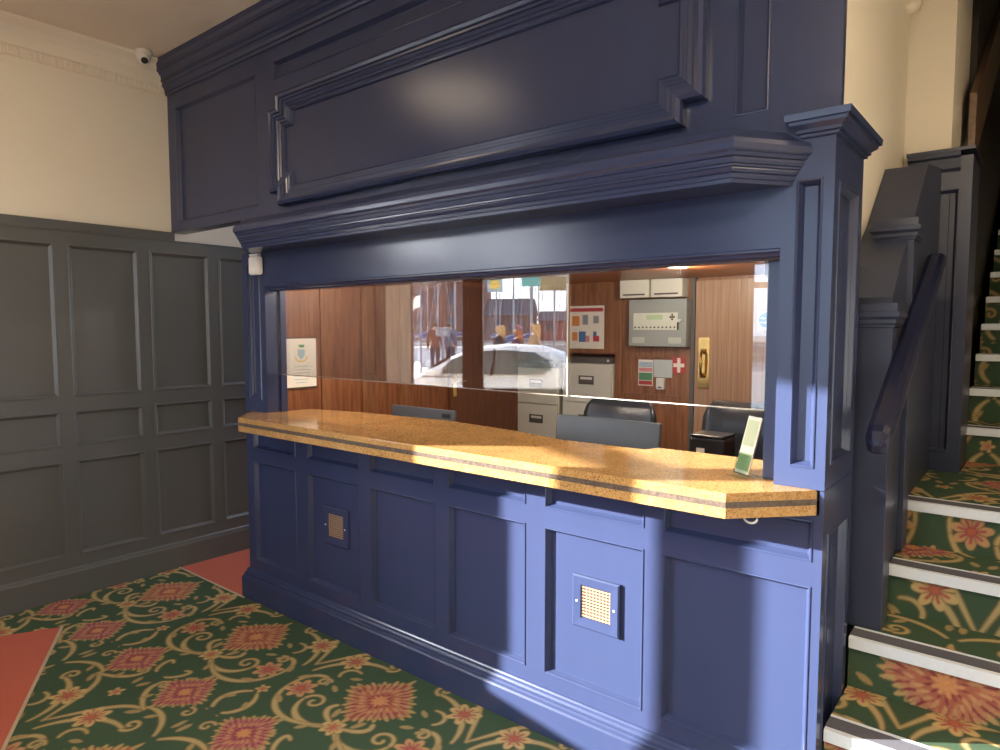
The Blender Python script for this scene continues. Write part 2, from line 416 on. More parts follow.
    flower(0.48, 0.30, 0.03, 5); flower(0.48, -0.26, 0.028, 5)
    medallion(0.0, 0.0, 0.20, True)
    medallion(0.24, -0.49, 0.155, False); medallion(-0.24, -0.49, 0.155, False)
    return T
TILE = carpet_tile()
def sample_tile(x, y):
    """colour at pattern coordinates (arrays), bilinear"""
    half = np.floor((y+TY/2)/TY) % 2        # half-drop repeat
    x = x+half*TX/2
    fx = (x/RES-0.5); fy = (y/RES-0.5)
    i0 = np.floor(fy).astype(int); j0 = np.floor(fx).astype(int); ty = (fy-i0)[..., None]; tx = (fx-j0)[..., None]
    g = lambda i, j: TILE[i % NYT, j % NXT]
    return (g(i0, j0)*(1-tx)+g(i0, j0+1)*tx)*(1-ty)+(g(i0+1, j0)*(1-tx)+g(i0+1, j0+1)*tx)*ty

def carpet_mesh(name, path, x0, x1, ox, oy, step=0.006, keep=None, flipx=False):
    """carpet laid along path [(y,z)...] between x0 and x1; the pattern follows the unrolled length"""
    P = [Vector(p) for p in path]; ys, zs, ss = [], [], []; s = 0
    for a, b in zip(P[:-1], P[1:]):
        L = (b-a).length; n = max(1, int(round(L/step)))
        for k in range(n): ys.append(a.x+(b.x-a.x)*k/n); zs.append(a.y+(b.y-a.y)*k/n); ss.append(s+L*k/n)
        s += L
    ys.append(P[-1].x); zs.append(P[-1].y); ss.append(s)
    nx = max(2, int(round((x1-x0)/step))+1)
    xs = np.linspace(x0, x1, nx); ny = len(ys)
    XX, SS = np.meshgrid(xs, np.array(ss)); YY = np.meshgrid(xs, np.array(ys))[1]; ZZ = np.meshgrid(xs, np.array(zs))[1]
    co = np.stack([XX, YY, ZZ], -1).reshape(-1, 3)
    idx = np.arange(nx*ny).reshape(ny, nx)
    q = np.stack([idx[:-1, :-1], idx[:-1, 1:], idx[1:, 1:], idx[1:, :-1]], -1).reshape(-1, 4)
    if keep is not None:
        c = co[q].mean(1); q = q[keep(c)]
    colr = sample_tile((XX-ox), (SS-oy)).reshape(-1, 3)
    used = np.unique(q); remap = -np.ones(len(co), int); remap[used] = np.arange(len(used))
    me = bpy.data.meshes.new(name)
    me.from_pydata(co[used].tolist(), [], remap[q].tolist())
    at = me.attributes.new('pattern', 'FLOAT_COLOR', 'POINT')
    at.data.foreach_set('color', np.concatenate([colr[used], np.ones((len(used), 1))], 1).astype(np.float32).ravel())
    me.materials.append(CARPET)
    o = bpy.data.objects.new(name, me); COL.objects.link(o); return o

# ================================================================== PLACE
XL = -4.485           # left wall
YF = 2.115            # face of the booth joinery
CEIL = 3.28
FS, FY0 = 0.515, 0.14  # glazed front of the hall: y = FY0 - FS (x - XL)
fac = lambda x: FY0 - FS*(x-XL)
fu = Vector((1, -FS, 0)).normalized(); fn = Vector((fu.y, -fu.x, 0))      # along the front / outward

# ---------------------------------------------------------------- camera
cam_d = bpy.data.cameras.new('camera'); cam = bpy.data.objects.new('camera', cam_d); COL.objects.link(cam)
cam.location = (0, 0, 1.60); cam_d.sensor_width = 36; cam_d.lens = 672.9/1000*36; cam_d.clip_end = 500; cam_d.clip_start = 0.05
cam.rotation_euler = Euler((PI/2+math.radians(-3.96), 0, math.radians(39.0)), 'XYZ')
S.camera = cam

# ---------------------------------------------------------------- shell
structure('floor', bx(-4.6, 1.3, -2.6, 9.0, -0.12, 0.0), flat('floor screed', (0.20, 0.15, 0.12, 1)))
structure('ceiling', bx(-4.7, 1.3, -2.7, 4.2, CEIL, CEIL+0.12), CEILM)
structure('wall_left', bx(XL-0.2, XL, -0.1+0.2, 9.0, 0, 5.2), CREAM)
structure('wall_right', bx(1.2, 1.4, -2.8, 9.0, 0, 5.2), CREAM)
structure('wall_stair_end', bx(-0.6, 1.2, 8.6, 8.8, 0, 5.2), CREAM)
structure('ceiling_stairwell', bx(-0.9, 1.3, 4.2, 8.9, 5.2, 5.3), CEILM)
structure('wall_stairwell_front', bx(-0.39, 1.2, 4.08, 4.2, CEIL, 5.2), CREAM)
# cream wall beside the stairs, its end and its return
bm = bx(-0.655, -0.585, 2.49, 3.9, 0, CEIL); box(bm, -0.655, -0.585, 2.205, 2.49, 2.0, CEIL); structure('wall_stair_side', bm, CREAM)
structure('wall_landing', bx(-0.66, -0.39, 3.905, 4.6, 0, CEIL+1.9), CREAM)
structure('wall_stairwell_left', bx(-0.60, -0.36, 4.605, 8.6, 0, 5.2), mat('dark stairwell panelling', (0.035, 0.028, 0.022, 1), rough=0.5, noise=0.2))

structure('trim_9', bx(XL, XL+0.035, 0.165, 0.462, 0, CEIL-0.19), flat('brightened reveal paint', (0.86, 0.83, 0.74, 1)))  # added trim, whitened to stand in for light on the wall end

# plaster cornice along the left wall
bm = B()
prof = [(0, CEIL-0.185), (0.012, CEIL-0.18), (0.014, CEIL-0.165), (0.03, CEIL-0.14), (0.045, CEIL-0.135), (0.047, CEIL-0.12), (0.05, CEIL-0.075), (0.075, CEIL-0.04), (0.11, CEIL-0.02), (0.118, CEIL-0.015), (0.12, CEIL)]
rows = [[bm.verts.new((XL+a, y, z)) for a, z in prof] for y in (0.16, YF-0.02)]
for k in range(len(prof)-1): bm.faces.new([rows[0][k], rows[1][k], rows[1][k+1], rows[0][k+1]])
y = 0.2
while y < YF-0.05:          # egg shaped drops under the cornice
    r = bmesh.ops.create_uvsphere(bm, u_segments=8, v_segments=6, radius=0.5)
    for v in r['verts']: v.co = Vector((v.co.x*0.022+XL+0.022, v.co.y*0.020+y, v.co.z*0.055+CEIL-0.158))
    y += 0.030
structure('trim_1', bm, PLASTER, smooth=False)

# left wainscot: framework, panels, cap and skirting
WB = 0.04
mapL = EAST(XL+WB)
cols = [(1.035+0.46*i-0.005, 1.42+0.46*i) for i in range(-1, 4)]
rows_ = [(0.245, 0.818), (0.905, 1.114), (1.197, 2.09)]
def wainscot(name, ya, yb, ztop, cs):
    root_bm = B()
    holes = [(a, b, c, d) for a, b in cs for c, d in rows_]
    frame_grid(root_bm, (ya, yb), (0.0, ztop), holes, mapL)
    box(root_bm, XL, XL+WB+0.006, ya, yb, ztop-0.001, ztop+0.006)
    mould(root_bm, [(ya, 0.0), (yb, 0.0)], False, [(0.0, 0.016), (0.15, 0.016), (0.16, 0.012), (0.172, 0.010), (0.18, 0.0)], mapL, capends=False)
    o = structure(name, root_bm, NAVY_L)
    for h in holes:
        p = obj('panel', panel_infill(h, mapL, [(0, 0), (0.003, 0.004), (0.009, 0.004), (0.015, -0.004), (0.022, -0.012), (0.024, -0.014)]), NAVY_L, o)
    return o
wainscot('trim_2', 0.47, 4.3, 2.163, [c for c in cols if c[0] > 0.5]+[(2.875, 3.265), (3.335, 3.725), (3.795, 4.185)])
structure('trim_3', bx(XL, XL+WB+0.008, 0.47, YF-0.002, 2.1695, 2.222), NAVY_L)

# ---------------------------------------------------------------- carpets
RU = Vector((0.888, -0.46, 0)).normalized(); RV = Vector((-RU.y, RU.x, 0)); RC = Vector((-4.025, 1.245, 0))
def green_keep(c):
    d = c - np.array([RC.x, RC.y, 0]); a = d @ np.array(RU); b = d @ np.array(RV)
    red1 = (b < 0) & (a > 0-0.0) & (c[:, 0] < 5)
    inside = (b < 0.0) & (a > -0.001)
    # the terracotta mat well lies on the near side of RC: below the long edge and right of the short edge is carpet
    well = (a < 0) | (b > 0)
    d2 = c - np.array([RC.x, RC.y, 0])
    mat_well = ((d2 @ np.array(RU)) > 0.0) & ((d2 @ np.array(RV)) < 0.0)
    passage = (c[:, 1] > 2.068) & (c[:, 0] < -3.62)
    under = (c[:, 1] > 2.085) & (c[:, 0] > -3.70)
    return ~(mat_well | passage | under | (c[:, 0] < XL+0.04))
CX0, CY0 = -2.153, 1.838
gc = carpet_mesh('patterned_carpet', [(0.55, 0.005), (2.10, 0.005)], XL+0.03, -0.5, CX0, CY0-0.55, keep=green_keep)
tag(gc, 'green floral patterned carpet on the hall floor in front of the counter', 'carpet')
# terracotta areas
def flat_poly(name, pts, z0, z1, m):
    bm = B(); prism(bm, pts, lambda u, v, b: Vector((u, v, b)), z0, z1); return obj(name, bm, m)
a0 = RC; a1 = RC+RU*4.2; a2 = a1-RV*1.10; a3 = RC-RV*1.10
wl = flat_poly('door_mat', [(a0.x, a0.y), (a3.x, a3.y), (a2.x, a2.y), (a1.x, a1.y)], 0.0005, 0.006, TERRA)
tag(wl, 'plain terracotta carpet let into the green floral carpet near the dark panelled wall', 'carpet')
pc = flat_poly('passage_carpet', [(XL+0.04, 2.07), (-3.64, 2.07), (-3.64, 4.4), (XL+0.04, 4.4)], 0.0005, 0.006, TERRA)
tag(pc, 'plain terracotta carpet in the passage between the dark wainscot and the counter end', 'carpet')
def strip(p, q, w, name, label):
    p, q = Vector(p), Vector(q); d = (q-p).normalized(); n_ = Vector((-d.y, d.x, 0))*w/2
    bm = B(); prism(bm, [((p-n_).x, (p-n_).y), ((q-n_).x, (q-n_).y), ((q+n_).x, (q+n_).y), ((p+n_).x, (p+n_).y)], lambda u, v, b: Vector((u, v, b)), 0.006, 0.0095)
    return tag(obj(name, bm, TRIMB), label, 'carpet strip')
strip(a0, a1, 0.014, 'carpet_strip', 'beige binding strip along the edge of the near terracotta carpet')
strip((XL+0.05, 2.069, 0), (-3.63, 2.069, 0), 0.012, 'carpet_strip', 'beige binding strip where the passage terracotta meets the green carpet')

# ---------------------------------------------------------------- reception counter
LX, RX = -3.633, -0.486
ctr = thing('reception_counter', 'navy panelled reception counter front under the yellow stone top', 'counter', (-2.06, 2.2, 0))
mapC = FRONT(YF)
PX = [(-3.565, -3.145), (-3.04, -2.61), (-2.528, -2.086), (-2.008, -1.58), (-1.489, -1.062), (-0.992, -0.513)]
holesC = [(a, b, 0.238, 0.828) for a, b in PX]+[(a, b, 0.902, 1.03) for a, b in PX]
bm = frame_grid(B(), (LX, RX), (0.0, 1.046), holesC, mapC, ret=0.0004)
obj('face_frame', bm, NAVY, ctr)
CB = [(0, 0), (0.0015, 0.003), (0.005, 0.0035), (0.008, 0.0005), (0.0125, -0.011), (0.0135, -0.012), (0.0175, -0.021), (0.0185, -0.022)]
for h in holesC: obj('panel', panel_infill(h, mapC, CB), NAVY, ctr)
bm = bx(LX, LX+0.02, YF+0.002, 2.232, 0, 1.046); box(bm, LX+0.02, RX-0.02, 2.30, 2.32, 0, 1.046)
obj('carcass', bm, NAVY, ctr)
mapE = EAST(RX)
sh = [(2.17, 2.43, 0.24, 0.98)]
bm = frame_grid(B(), (YF+0.0005, 2.485), (0.0, 1.12), sh, mapE, ret=0.012); obj('end_frame', bm, NAVY, ctr)
obj('end_panel', panel_infill(sh[0], mapE, CB), NAVY, ctr)
# skirting with stepped top mould, returned round both ends
bm = B()
skp = [(0.035, 0.0), (0.035, 0.122), (0.031, 0.130), (0.031, 0.134), (0.025, 0.138), (0.022, 0.146), (0.024, 0.150), (0.018, 0.154), (0.014, 0.162), (0.012, 0.172), (0.008, 0.178), (0.0, 0.181)]
mould(bm, [(LX, 2.232), (LX, YF), (RX, YF)], False, [(-a, b) for a, b in skp], lambda u, v, b: Vector((u, v, b)), capends=False)
obj('skirting', bm, NAVY, ctr)
# vent grilles are screwed to two of the panels
def vent(x, z, which):
    t = thing('vent_grille', which, 'vent', (x, YF+0.022, z), 0, 'vent grilles on the counter front')
    yp = YF+0.0205
    bm = B(); mould(bm, rect(x-0.101, x+0.101, z-0.101, z+0.101), True, [(0, 0), (0, 0.010), (0.006, 0.014), (0.036, 0.012), (0.040, 0.006), (0.040, 0.0)], FRONT(yp))
    obj('grille_frame', bm, NAVY, t)
    obj('backing', bx(x-0.063, x+0.063, yp-0.002, yp-0.0005, z-0.063, z+0.063), VOID, t)
    bm = B()
    for k in range(10): box(bm, x-0.061, x+0.061, yp-0.008, yp-0.005, z-0.056+k*0.0122, z-0.0513+k*0.0122)
    for k in range(9): box(bm, x-0.059+k*0.0142, x-0.0555+k*0.0142, yp-0.0045, yp-0.003, z-0.061, z+0.061)
    obj('lattice', bm, LATT, t)
    for s in (-1, 1):
        obj('screw', lathe(B(), [(0.004, 0), (0.004, 0.0015), (0.002, 0.0025)], 10, Matrix.Translation((x+s*0.08, yp-0.013, z)) @ Matrix.Rotation(PI/2, 4, 'X')), ALU, t)
vent(-2.818, 0.573, 'small vent in a navy frame on the shaded second panel from the counter left end')
vent(-1.263, 0.568, 'square vent with beige lattice in a navy frame on the sunlit counter panel')

# countertop
ct = thing('countertop', 'speckled yellow stone countertop with a dark inlaid stripe round its edge', 'countertop', (-2.0, 2.1, 1.047))
CT = [(-3.572, 2.117), (-3.358, 1.908), (-0.702, 1.908), (-0.506, 2.113), (-0.506, 2.118), (-0.629, 2.118), (-0.629, 2.49), (-1.19, 2.485), (-1.215, 2.41), (-1.62, 2.40), (-1.915, 2.48), (-2.39, 2.535), (-2.98, 2.48), (-3.40, 2.39), (-3.40, 2.118)]
bm = B(); prism(bm, CT, lambda u, v, b: Vector((u, v, b)), 1.047, 1.1215)
bmesh.ops.bevel(bm, geom=[e for e in bm.edges if all(v.co.z > 1.12 for v in e.verts)], offset=0.003, segments=2, affect='EDGES')
obj('slab', bm, STONE, ct)
bm = B(); mould(bm, [(-3.572, 2.117), (-3.358, 1.908), (-0.702, 1.908), (-0.506, 2.113)], False, [(0.001, 1.078), (-0.0008, 1.078), (-0.0008, 1.096), (0.001, 1.096)], lambda u, v, b: Vector((u, v, b)), capends=False)
obj('inlay_strip', bm, INLAY, ct)
# white cable loop hanging under the corner
bm = B(); tube(bm, [(-0.655+0.02*math.cos(t), 1.985, 1.043+0.017*math.sin(t)) for t in np.linspace(PI, 2*PI, 12)], 0.0032, 8)
tag(obj('hanging_cable_loop', bm, WHITE), 'small white cable loop hanging under the sunlit corner of the stone top', 'cable')

# ---------------------------------------------------------------- booth surround (pilasters, header, cornice, fascia)
bs = thing('booth_surround', 'dark navy joinery of pilasters, cornice and panelled fascia over the counter', 'booth surround', (-2.06, 2.2, 1.122))
mapF = FRONT(YF)
Z0 = 1.1225
# left pilaster
hl = [(-3.590, -3.455, 1.19, 1.965)]
bm = frame_grid(B(), (LX, -3.405), (Z0, 2.03), hl, mapF, ret=0.0004); box(bm, LX, -3.405, YF+0.024, 2.232, Z0, 2.2); box(bm, LX, LX+0.03, YF+0.0006, YF+0.024, Z0, 2.03); box(bm, -3.435, -3.405, YF+0.0006, YF+0.024, Z0, 2.03)
obj('pilaster', bm, NAVY, bs)
PB = [(0, 0), (0.003, 0.006), (0.010, 0.006), (0.013, -0.004), (0.020, -0.004), (0.024, -0.014), (0.034, -0.014), (0.038, -0.020)]
obj('pilaster_panel', panel_infill(hl[0], mapF, PB), NAVY, bs)
obj('jamb', bx(-3.405, -3.388, 2.1985, 2.235, Z0, 1.842, bevel=0.003), NAVY, bs)
# right pilaster
hr = [(-0.589, -0.516, 1.184, 2.035)]
bm = frame_grid(B(), (-0.631, RX), (Z0, 2.17), hr, mapF, ret=0.0004); box(bm, -0.631, RX-0.024, YF+0.024, 2.486, Z0, 2.17)
obj('pilaster', bm, NAVY, bs)
obj('pilaster_panel', panel_infill(hr[0], mapF, CB), NAVY, bs)
sh2 = [(2.17, 2.43, 1.19, 2.03)]
bm = frame_grid(B(), (YF+0.0005, 2.486), (Z0, 2.17), sh2, mapE); obj('pilaster_side', bm, NAVY, bs)
obj('pilaster_side_panel', panel_infill(sh2[0], mapE, CB), NAVY, bs)
obj('jamb', bx(-0.684, -0.631, 2.172, 2.235, Z0, 1.842, bevel=0.004), NAVY, bs)
bm = B()
cp = [(0.0, 2.15), (0.010, 2.152), (0.010, 2.160), (0.018, 2.163), (0.018, 2.172), (0.034, 2.184), (0.036, 2.193), (0.044, 2.195), (0.046, 2.214), (-0.02, 2.222)]
mould(bm, [(-0.572, 2.2), (-0.572, YF), (RX, YF), (RX, 2.486), (-0.56, 2.486)], False, [(-a, b) for a, b in cp], lambda u, v, b: Vector((u, v, b)), capends=False)
prism(bm, [(-0.572, YF-0.01), (RX+0.01, YF-0.01), (RX+0.01, 2.486), (-0.572, 2.486)], lambda u, v, b: Vector((u, v, b)), 2.16, 2.218)
obj('pilaster_cap', bm, NAVY, bs)
# header board with bottom mould
bm = bx(-3.405, -0.631, YF, 2.185, 1.842, 2.12)
mould(bm, [(-3.405, 1.842), (-0.631, 1.842)], False, [(0.0, 0.0), (-0.004, 0.004), (-0.010, 0.004), (-0.014, -0.006), (-0.024, -0.010), (-0.028, -0.022), (-0.034, -0.03), (-0.034, -0.068)], mapF, capends=False)
obj('header', bm, NAVY_F, bs)
# cornice following the plan of the counter, chamfered at both ends
bm = B()
cpath = [(-3.572, YF), (-3.358, 1.906), (-0.702, 1.906), (-0.548, YF)]
cprof = [(0.207, 2.020), (0.078, 2.020), (0.076, 2.031), (0.068, 2.033), (0.064, 2.043), (0.067, 2.047), (0.058, 2.049), (0.050, 2.058), (0.052, 2.062), (0.044, 2.064), (0.044, 2.070), (0.036, 2.072), (0.030, 2.082), (0.031, 2.088), (0.020, 2.090), (0.014, 2.100), (0.006, 2.103), (0.0, 2.108), (0.0, 2.124), (0.006, 2.138), (0.03, 2.150), (0.19, 2.185)]
d0 = (Vector(cpath[1])-Vector(cpath[0])).normalized(); n0 = Vector((-d0.y, d0.x)); d1 = (Vector(cpath[3])-Vector(cpath[2])).normalized(); n1 = Vector((-d1.y, d1.x))
cp2 = [(a*0.55 if a < 0.1 and b < 2.12 else min(a, 0.2), b) for a, b in cprof]
mould(bm, cpath, False, [(a, b) for a, b in cp2 if a < 0.10], lambda u, v, b: Vector((u, v, b)), ends=((1/n0.x, 0), (1/n1.x, 0)), capends=False)
# soffit and weathered top
def inset(a):
    b2 = B(); r = []
    P = [Vector(p) for p in cpath]
    x0 = P[0].x+a/n0.x; x3 = P[3].x+a/n1.x
    m1 = Vector((-d0.y, d0.x)); m2 = Vector((0, 1)); k1 = (m1+m2)/(1+m1.dot(m2)); m3 = Vector((-d1.y, d1.x)); k2 = (m2+m3)/(1+m2.dot(m3))
    b2.free(); return [(x0, YF), tuple(P[1]+k1*a), tuple(P[2]+k2*a), (x3, YF)]
I = inset(0.0429); vs = [bm.verts.new((u, v, 2.020)) for u, v in I]; bm.faces.new(vs)
I = inset(0.03); J = inset(0.062); va = [bm.verts.new((u, v, 2.150)) for u, v in I]; vb = [bm.verts.new((u, min(v, YF), 2.178)) for u, v in J]
for k in range(3): bm.faces.new([va[k], va[k+1], vb[k+1], vb[k]])
bm.faces.new(vb)
obj('cornice', bm, NAVY_F, bs)
# fascia board: frame, panels
FH = [(-4.385, -3.448, 2.285, 3.004), (-3.277, -0.862, 2.926, 3.024), (-0.780, -0.675, 2.252, 3.004)]
bm = frame_grid(B(), (XL+0.002, -0.476), (2.222, 3.27), FH, mapF)
box(bm, XL+0.002, -0.62, YF+0.026, YF+0.085, 2.222, 3.27); box(bm, -0.62, -0.478, YF+0.024, YF+0.03, 2.222, 3.27)
box(bm, LX, -0.52, YF+0.0005, YF+0.085, 2.12, 2.222)
obj('fascia', bm, NAVY_F, bs)
for h in FH: obj('fascia_panel', panel_infill(h, mapF, CB), NAVY_F, bs)
# beaded bolection frame with stepped corners
n_ = 0.072
x0, x1, z0, z1 = -3.272, -0.862, 2.250, 2.832
path = [(x0+n_, z0), (x1-n_, z0), (x1-n_, z0+n_), (x1, z0+n_), (x1, z1-n_), (x1-n_, z1-n_), (x1-n_, z1), (x0+n_, z1), (x0+n_, z1-n_), (x0, z1-n_), (x0, z0+n_), (x0+n_, z0+n_)]
bp = [(a*1.28, b*1.3) for a, b in [(0, 0), (0.0, 0.022), (0.004, 0.034), (0.014, 0.040), (0.024, 0.036), (0.027, 0.028), (0.034, 0.027), (0.036, 0.020), (0.048, 0.022), (0.052, 0.017), (0.060, 0.018), (0.064, 0.012), (0.072, 0.013), (0.078, 0.009), (0.081, 0.001), (0.081, 0)]]
bm = B(); mould(bm, path, True, bp, mapF)
obj('bolection_frame', bm, NAVY_F, bs)
bm = B()
tp = [(3.094, 0.0), (3.097, 0.010), (3.106, 0.014), (3.112, 0.014), (3.114, 0.022), (3.128, 0.028), (3.138, 0.040), (3.142, 0.050), (3.160, 0.052), (3.163, 0.060), (3.180, 0.058), (3.196, 0.062), (3.212, 0.078), (3.216, 0.088), (3.236, 0.092), (3.250, 0.104), (3.279, 0.106)]
mould(bm, [(XL+0.002, 0), (-0.476, 0)], False, tp, lambda u, v, b: Vector((u, YF-b, v)), capends=False)
obj('top_cornice', bm, NAVY_F, bs)

# ---------------------------------------------------------------- sliding glass
def pane(x0, x1, y, label, edge=GEDGE):
    t = thing('glass_pane', label, 'glass', ((x0+x1)/2, y, 1.336), 0, 'sliding glass panes over the counter')
    obj('sheet', bx(x0, x1, y-0.003, y+0.003, 1.340, 1.862), GLASS, t)
    bm = bx(x0, x1, y-0.0032, y+0.0032, 1.3365, 1.340); 
    obj('polished_edge', bm, edge, t)
    return t
p1 = pane(-3.402, -1.441, 2.193, 'left sliding glass pane above the counter mirroring the harbour street', mat('dimmed glass edge', (0.20, 0.17, 0.14, 1), rough=0.3, noise=0.05))  # darker copy of the edge material, weaker gleam painted in
obj('side_edge', bx(-1.441, -1.437, 2.1898, 2.1962, 1.335, 1.862), GEDGE, p1)
pane(-1.436, -0.686, 2.2022, 'right sliding glass pane in front of the fire alarm panel and chairs')
tag(obj('corner_clip', bx(-0.706, -0.676, 2.205, 2.222, 1.765, 1.812, bevel=0.004), WHITE), 'small white clip at the top right corner of the serving glass', 'clip')

# ---------------------------------------------------------------- booth interior shell
BY = 4.70
bm = bx(-2.63, -0.66, BY, BY+0.06, 0, 2.2); box(bm, -3.632, -2.63, BY, BY+0.06, 1.40, 2.2); box(bm, -2.63, -2.60, BY+0.06, 5.2, 0, 1.46); box(bm, -3.632, -2.60, 5.2, 5.25, 0, 1.46); box(bm, -3.60, -2.63, BY+0.06, 5.2, 1.40, 1.46)
structure('wall_booth_back', bm, WOODM)
structure('wall_booth_left', bx(-3.632, -3.600, 2.2365, 5.2, 0, 2.2), WOODR)
structure('wall_booth_right', bx(-0.69, -0.66, 2.495, BY, 0, 2.2), WOODR)
structure('ceiling_booth', bx(-3.632, -0.66, 2.24, BY, 1.965, 2.0), WOODO)
# stiles and rails on the booth walls
def strips(name, mapfn, rects, m, t=0.012):
    bm = B()
    for (u0, u1, v0, v1) in rects:
        a = [mapfn(u, v, b) for b in (0, t) for u, v in rect(u0, u1, v0, v1)]
        vs = [bm.verts.new(p) for p in a]
        bm.faces.new(vs[4:]); 
        for k in range(4): bm.faces.new([vs[k], vs[(k+1) % 4], vs[4+(k+1) % 4], vs[4+k]])
    return structure(name, bm, m)
strips('trim_4', EAST(-3.600), [(2.24, 2.30, 0, 1.965), (2.62, 2.70, 0, 1.965), (2.95, 3.06, 0, 1.965), (3.3, 3.4, 0, 1.965), (2.70, 2.95, 1.88, 1.965), (2.70, 3.4, 0.0, 0.12)], WOODM)
strips('trim_5', FRONT(BY), [(-2.63, -2.57, 0, 1.965), (-2.568, -2.102, 1.385, 1.465), (-2.568, -2.102, 1.02, 1.10), (-2.10, -2.00, 0, 1.965)], WOODM)
# door in the left booth wall
d1_ = structure('door_1', bx(-3.600, -3.572, 3.80, 4.66, 0.0, 1.93), wood('door brown', (0.11, 0.037, 0.016, 1), (0.17, 0.062, 0.027, 1)))
bm = bx(-3.572, -3.566, 3.825, 3.865, 1.07, 1.24); tube(bm, [(-3.566, 3.845, 1.19), (-3.53, 3.845, 1.19), (-3.525, 3.93, 1.19)], 0.008, 8)
obj('brass_lever', bm, BRASS, d1_)
# door at the back with brass pull
d2_ = structure('door_2', bx(-1.965, -1.02, BY-0.035, BY-0.003, 0.0, 1.94), WOODL)
bm = bx(-2.00, -1.968, BY-0.045, BY, 0, 1.965); obj('door_frame', bm, CABG, d2_)
bm = bx(-1.937, -1.856, BY-0.040, BY-0.036, 1.170, 1.535, bevel=0.001)
obj('push_plate', bm, BRASS, d2_)
bm = tube(B(), [(-1.897, BY-0.04, 1.27), (-1.897, BY-0.085, 1.275), (-1.897, BY-0.09, 1.35), (-1.897, BY-0.085, 1.425), (-1.897, BY-0.04, 1.43)], [0.016, 0.011, 0.013, 0.011, 0.016], 10)
for z in (1.262, 1.438): box(bm, -1.915, -1.879, BY-0.055, BY-0.038, z-0.014, z+0.014)
obj('pull_handle', bm, BRASS, d2_, smooth=True)
# blue fire door disc
fd = thing('fire_door_sign', 'round blue fire door sign on a white square at the glass right edge', 'sign', (-1.463, BY-0.036, 1.655))
obj('plate', bx(-1.525, -1.403, BY-0.038, BY-0.0355, 1.594, 1.716), PAPER, fd)
obj('blue_disc', lathe(B(), [(0.054, 0), (0.054, 0.001)], 40, Matrix.Translation((-1.464, BY-0.038, 1.655)) @ Matrix.Rotation(PI/2, 4, 'X')), BLUE, fd)
for s, dz in (('Fire door', 0.014), ('keep shut', -0.014)): text('lettering', s, 0.021, PAPER, fd, facing(-1.464, BY-0.0394, 1.655+dz))

# booth downlight, with two more added out of sight as fill light
def downlight(x, y, power, label):
    t = thing('downlight', label, 'downlight', (x, y, 1.965), 0, 'downlights in the booth ceiling')
    M_ = Matrix.Translation((x, y, 1.965)) @ Matrix.Rotation(PI, 4, 'X')
    obj('trim_ring', lathe(B(), [(0.05, 0), (0.062, 0.0), (0.060, 0.006), (0.048, 0.008), (0.046, 0.002)], 28, M_), WHITE, t)
    obj('lamp_face', lathe(B(), [(0.045, 0.001), (0.045, 0.003)], 24, M_), emit('downlight glow', (1.0, 0.80, 0.58, 1), 34), t)
    ld = bpy.data.lights.new('downlight_beam', 'POINT'); ld.energy = power; ld.color = (1, 0.90, 0.76); ld.shadow_soft_size = 0.02
    lo = bpy.data.objects.new('downlight_beam', ld); COL.objects.link(lo); lo.location = (x, y, 1.935); lo.parent = t; lo.matrix_parent_inverse = t.matrix_basis.inverted()
downlight(-1.70, 3.76, 20, 'round white downlight in the booth ceiling above the grey alarm panel')
downlight(-3.0, 2.52, 16, 'added unseen downlight in the booth ceiling, fill light for the certificate wall')  # added fill light, its face hidden behind the header
downlight(-1.25, 2.9, 14, 'added unseen downlight in the booth ceiling, fill light behind the right glass pane')  # added fill light to brighten the booth

# ---------------------------------------------------------------- things on the booth back wall
fp = thing('fire_alarm_panel', 'grey steel fire alarm control panel on the brown back wall', 'alarm panel', (-2.29, BY, 1.464))
obj('case', bx(-2.518, -2.06, BY-0.10, BY-0.001, 1.466, 1.815, bevel=0.006), ALARM, fp)
yf = BY-0.10
ov = obj('display_overlay', bx(-2.478, -2.125, yf-0.003, yf, 1.59, 1.715), ALARMW, fp)
obj('screen', bx(-2.37, -2.24, yf-0.005, yf-0.003, 1.665, 1.70), flat('green screen', (0.45, 0.62, 0.38, 1)), ov)
bm = B()
for k in range(11): box(bm, -2.468+k*0.0315, -2.456+k*0.0315, yf-0.005, yf-0.003, 1.602, 1.614)
obj('button_row', bm, DARKI, ov); bm = B()
for dx, dz in ((0, 0), (0.014, 0), (-0.014, 0), (0, 0.016), (0, -0.016)): box(bm, -2.166+dx-0.006, -2.166+dx+0.006, yf-0.005, yf-0.003, 1.683+dz-0.007, 1.683+dz+0.007)
obj('keypad', bm, DARKI, ov)
for x0_ in (-2.485, -2.195): obj('paper_label', bx(x0_, x0_+0.10, yf-0.002, yf, 1.49, 1.535), flat('pale label', (0.48, 0.52, 0.47, 1)), fp)
k_ = obj('key', lathe(B(), [(0.012, 0), (0.012, 0.02), (0.006, 0.025)], 14, Matrix.Translation((-2.105, yf, 1.655)) @ Matrix.Rotation(PI/2, 4, 'X')), ALU, fp)
box_bm = bx(-2.12, -2.108, yf-0.022, yf-0.018, 1.59, 1.645); obj('key_tag', box_bm, DARKI, fp)
fp.location.x += 0.052
for i, (a, b, lb) in enumerate(((-2.535, -2.296, 'left pale wall locker box above the alarm panel'), (-2.279, -2.034, 'right pale wall locker box above the alarm panel'))):
    t = thing('wall_box', lb, 'box', ((a+b)/2, BY, 1.828), 0, 'pale boxes under the booth ceiling')
    obj('case', bx(a, b, BY-0.12, BY-0.001, 1.828, 1.962, bevel=0.005), CABW, t)
    obj('handle', bx(a+0.03, b-0.03, BY-0.128, BY-0.12, 1.846, 1.858, bevel=0.002), CABG, t)
nb = thing('notice', 'white poster with a red heading band and small pictures beside the alarm panel', 'poster', (-2.9, BY, 1.436))
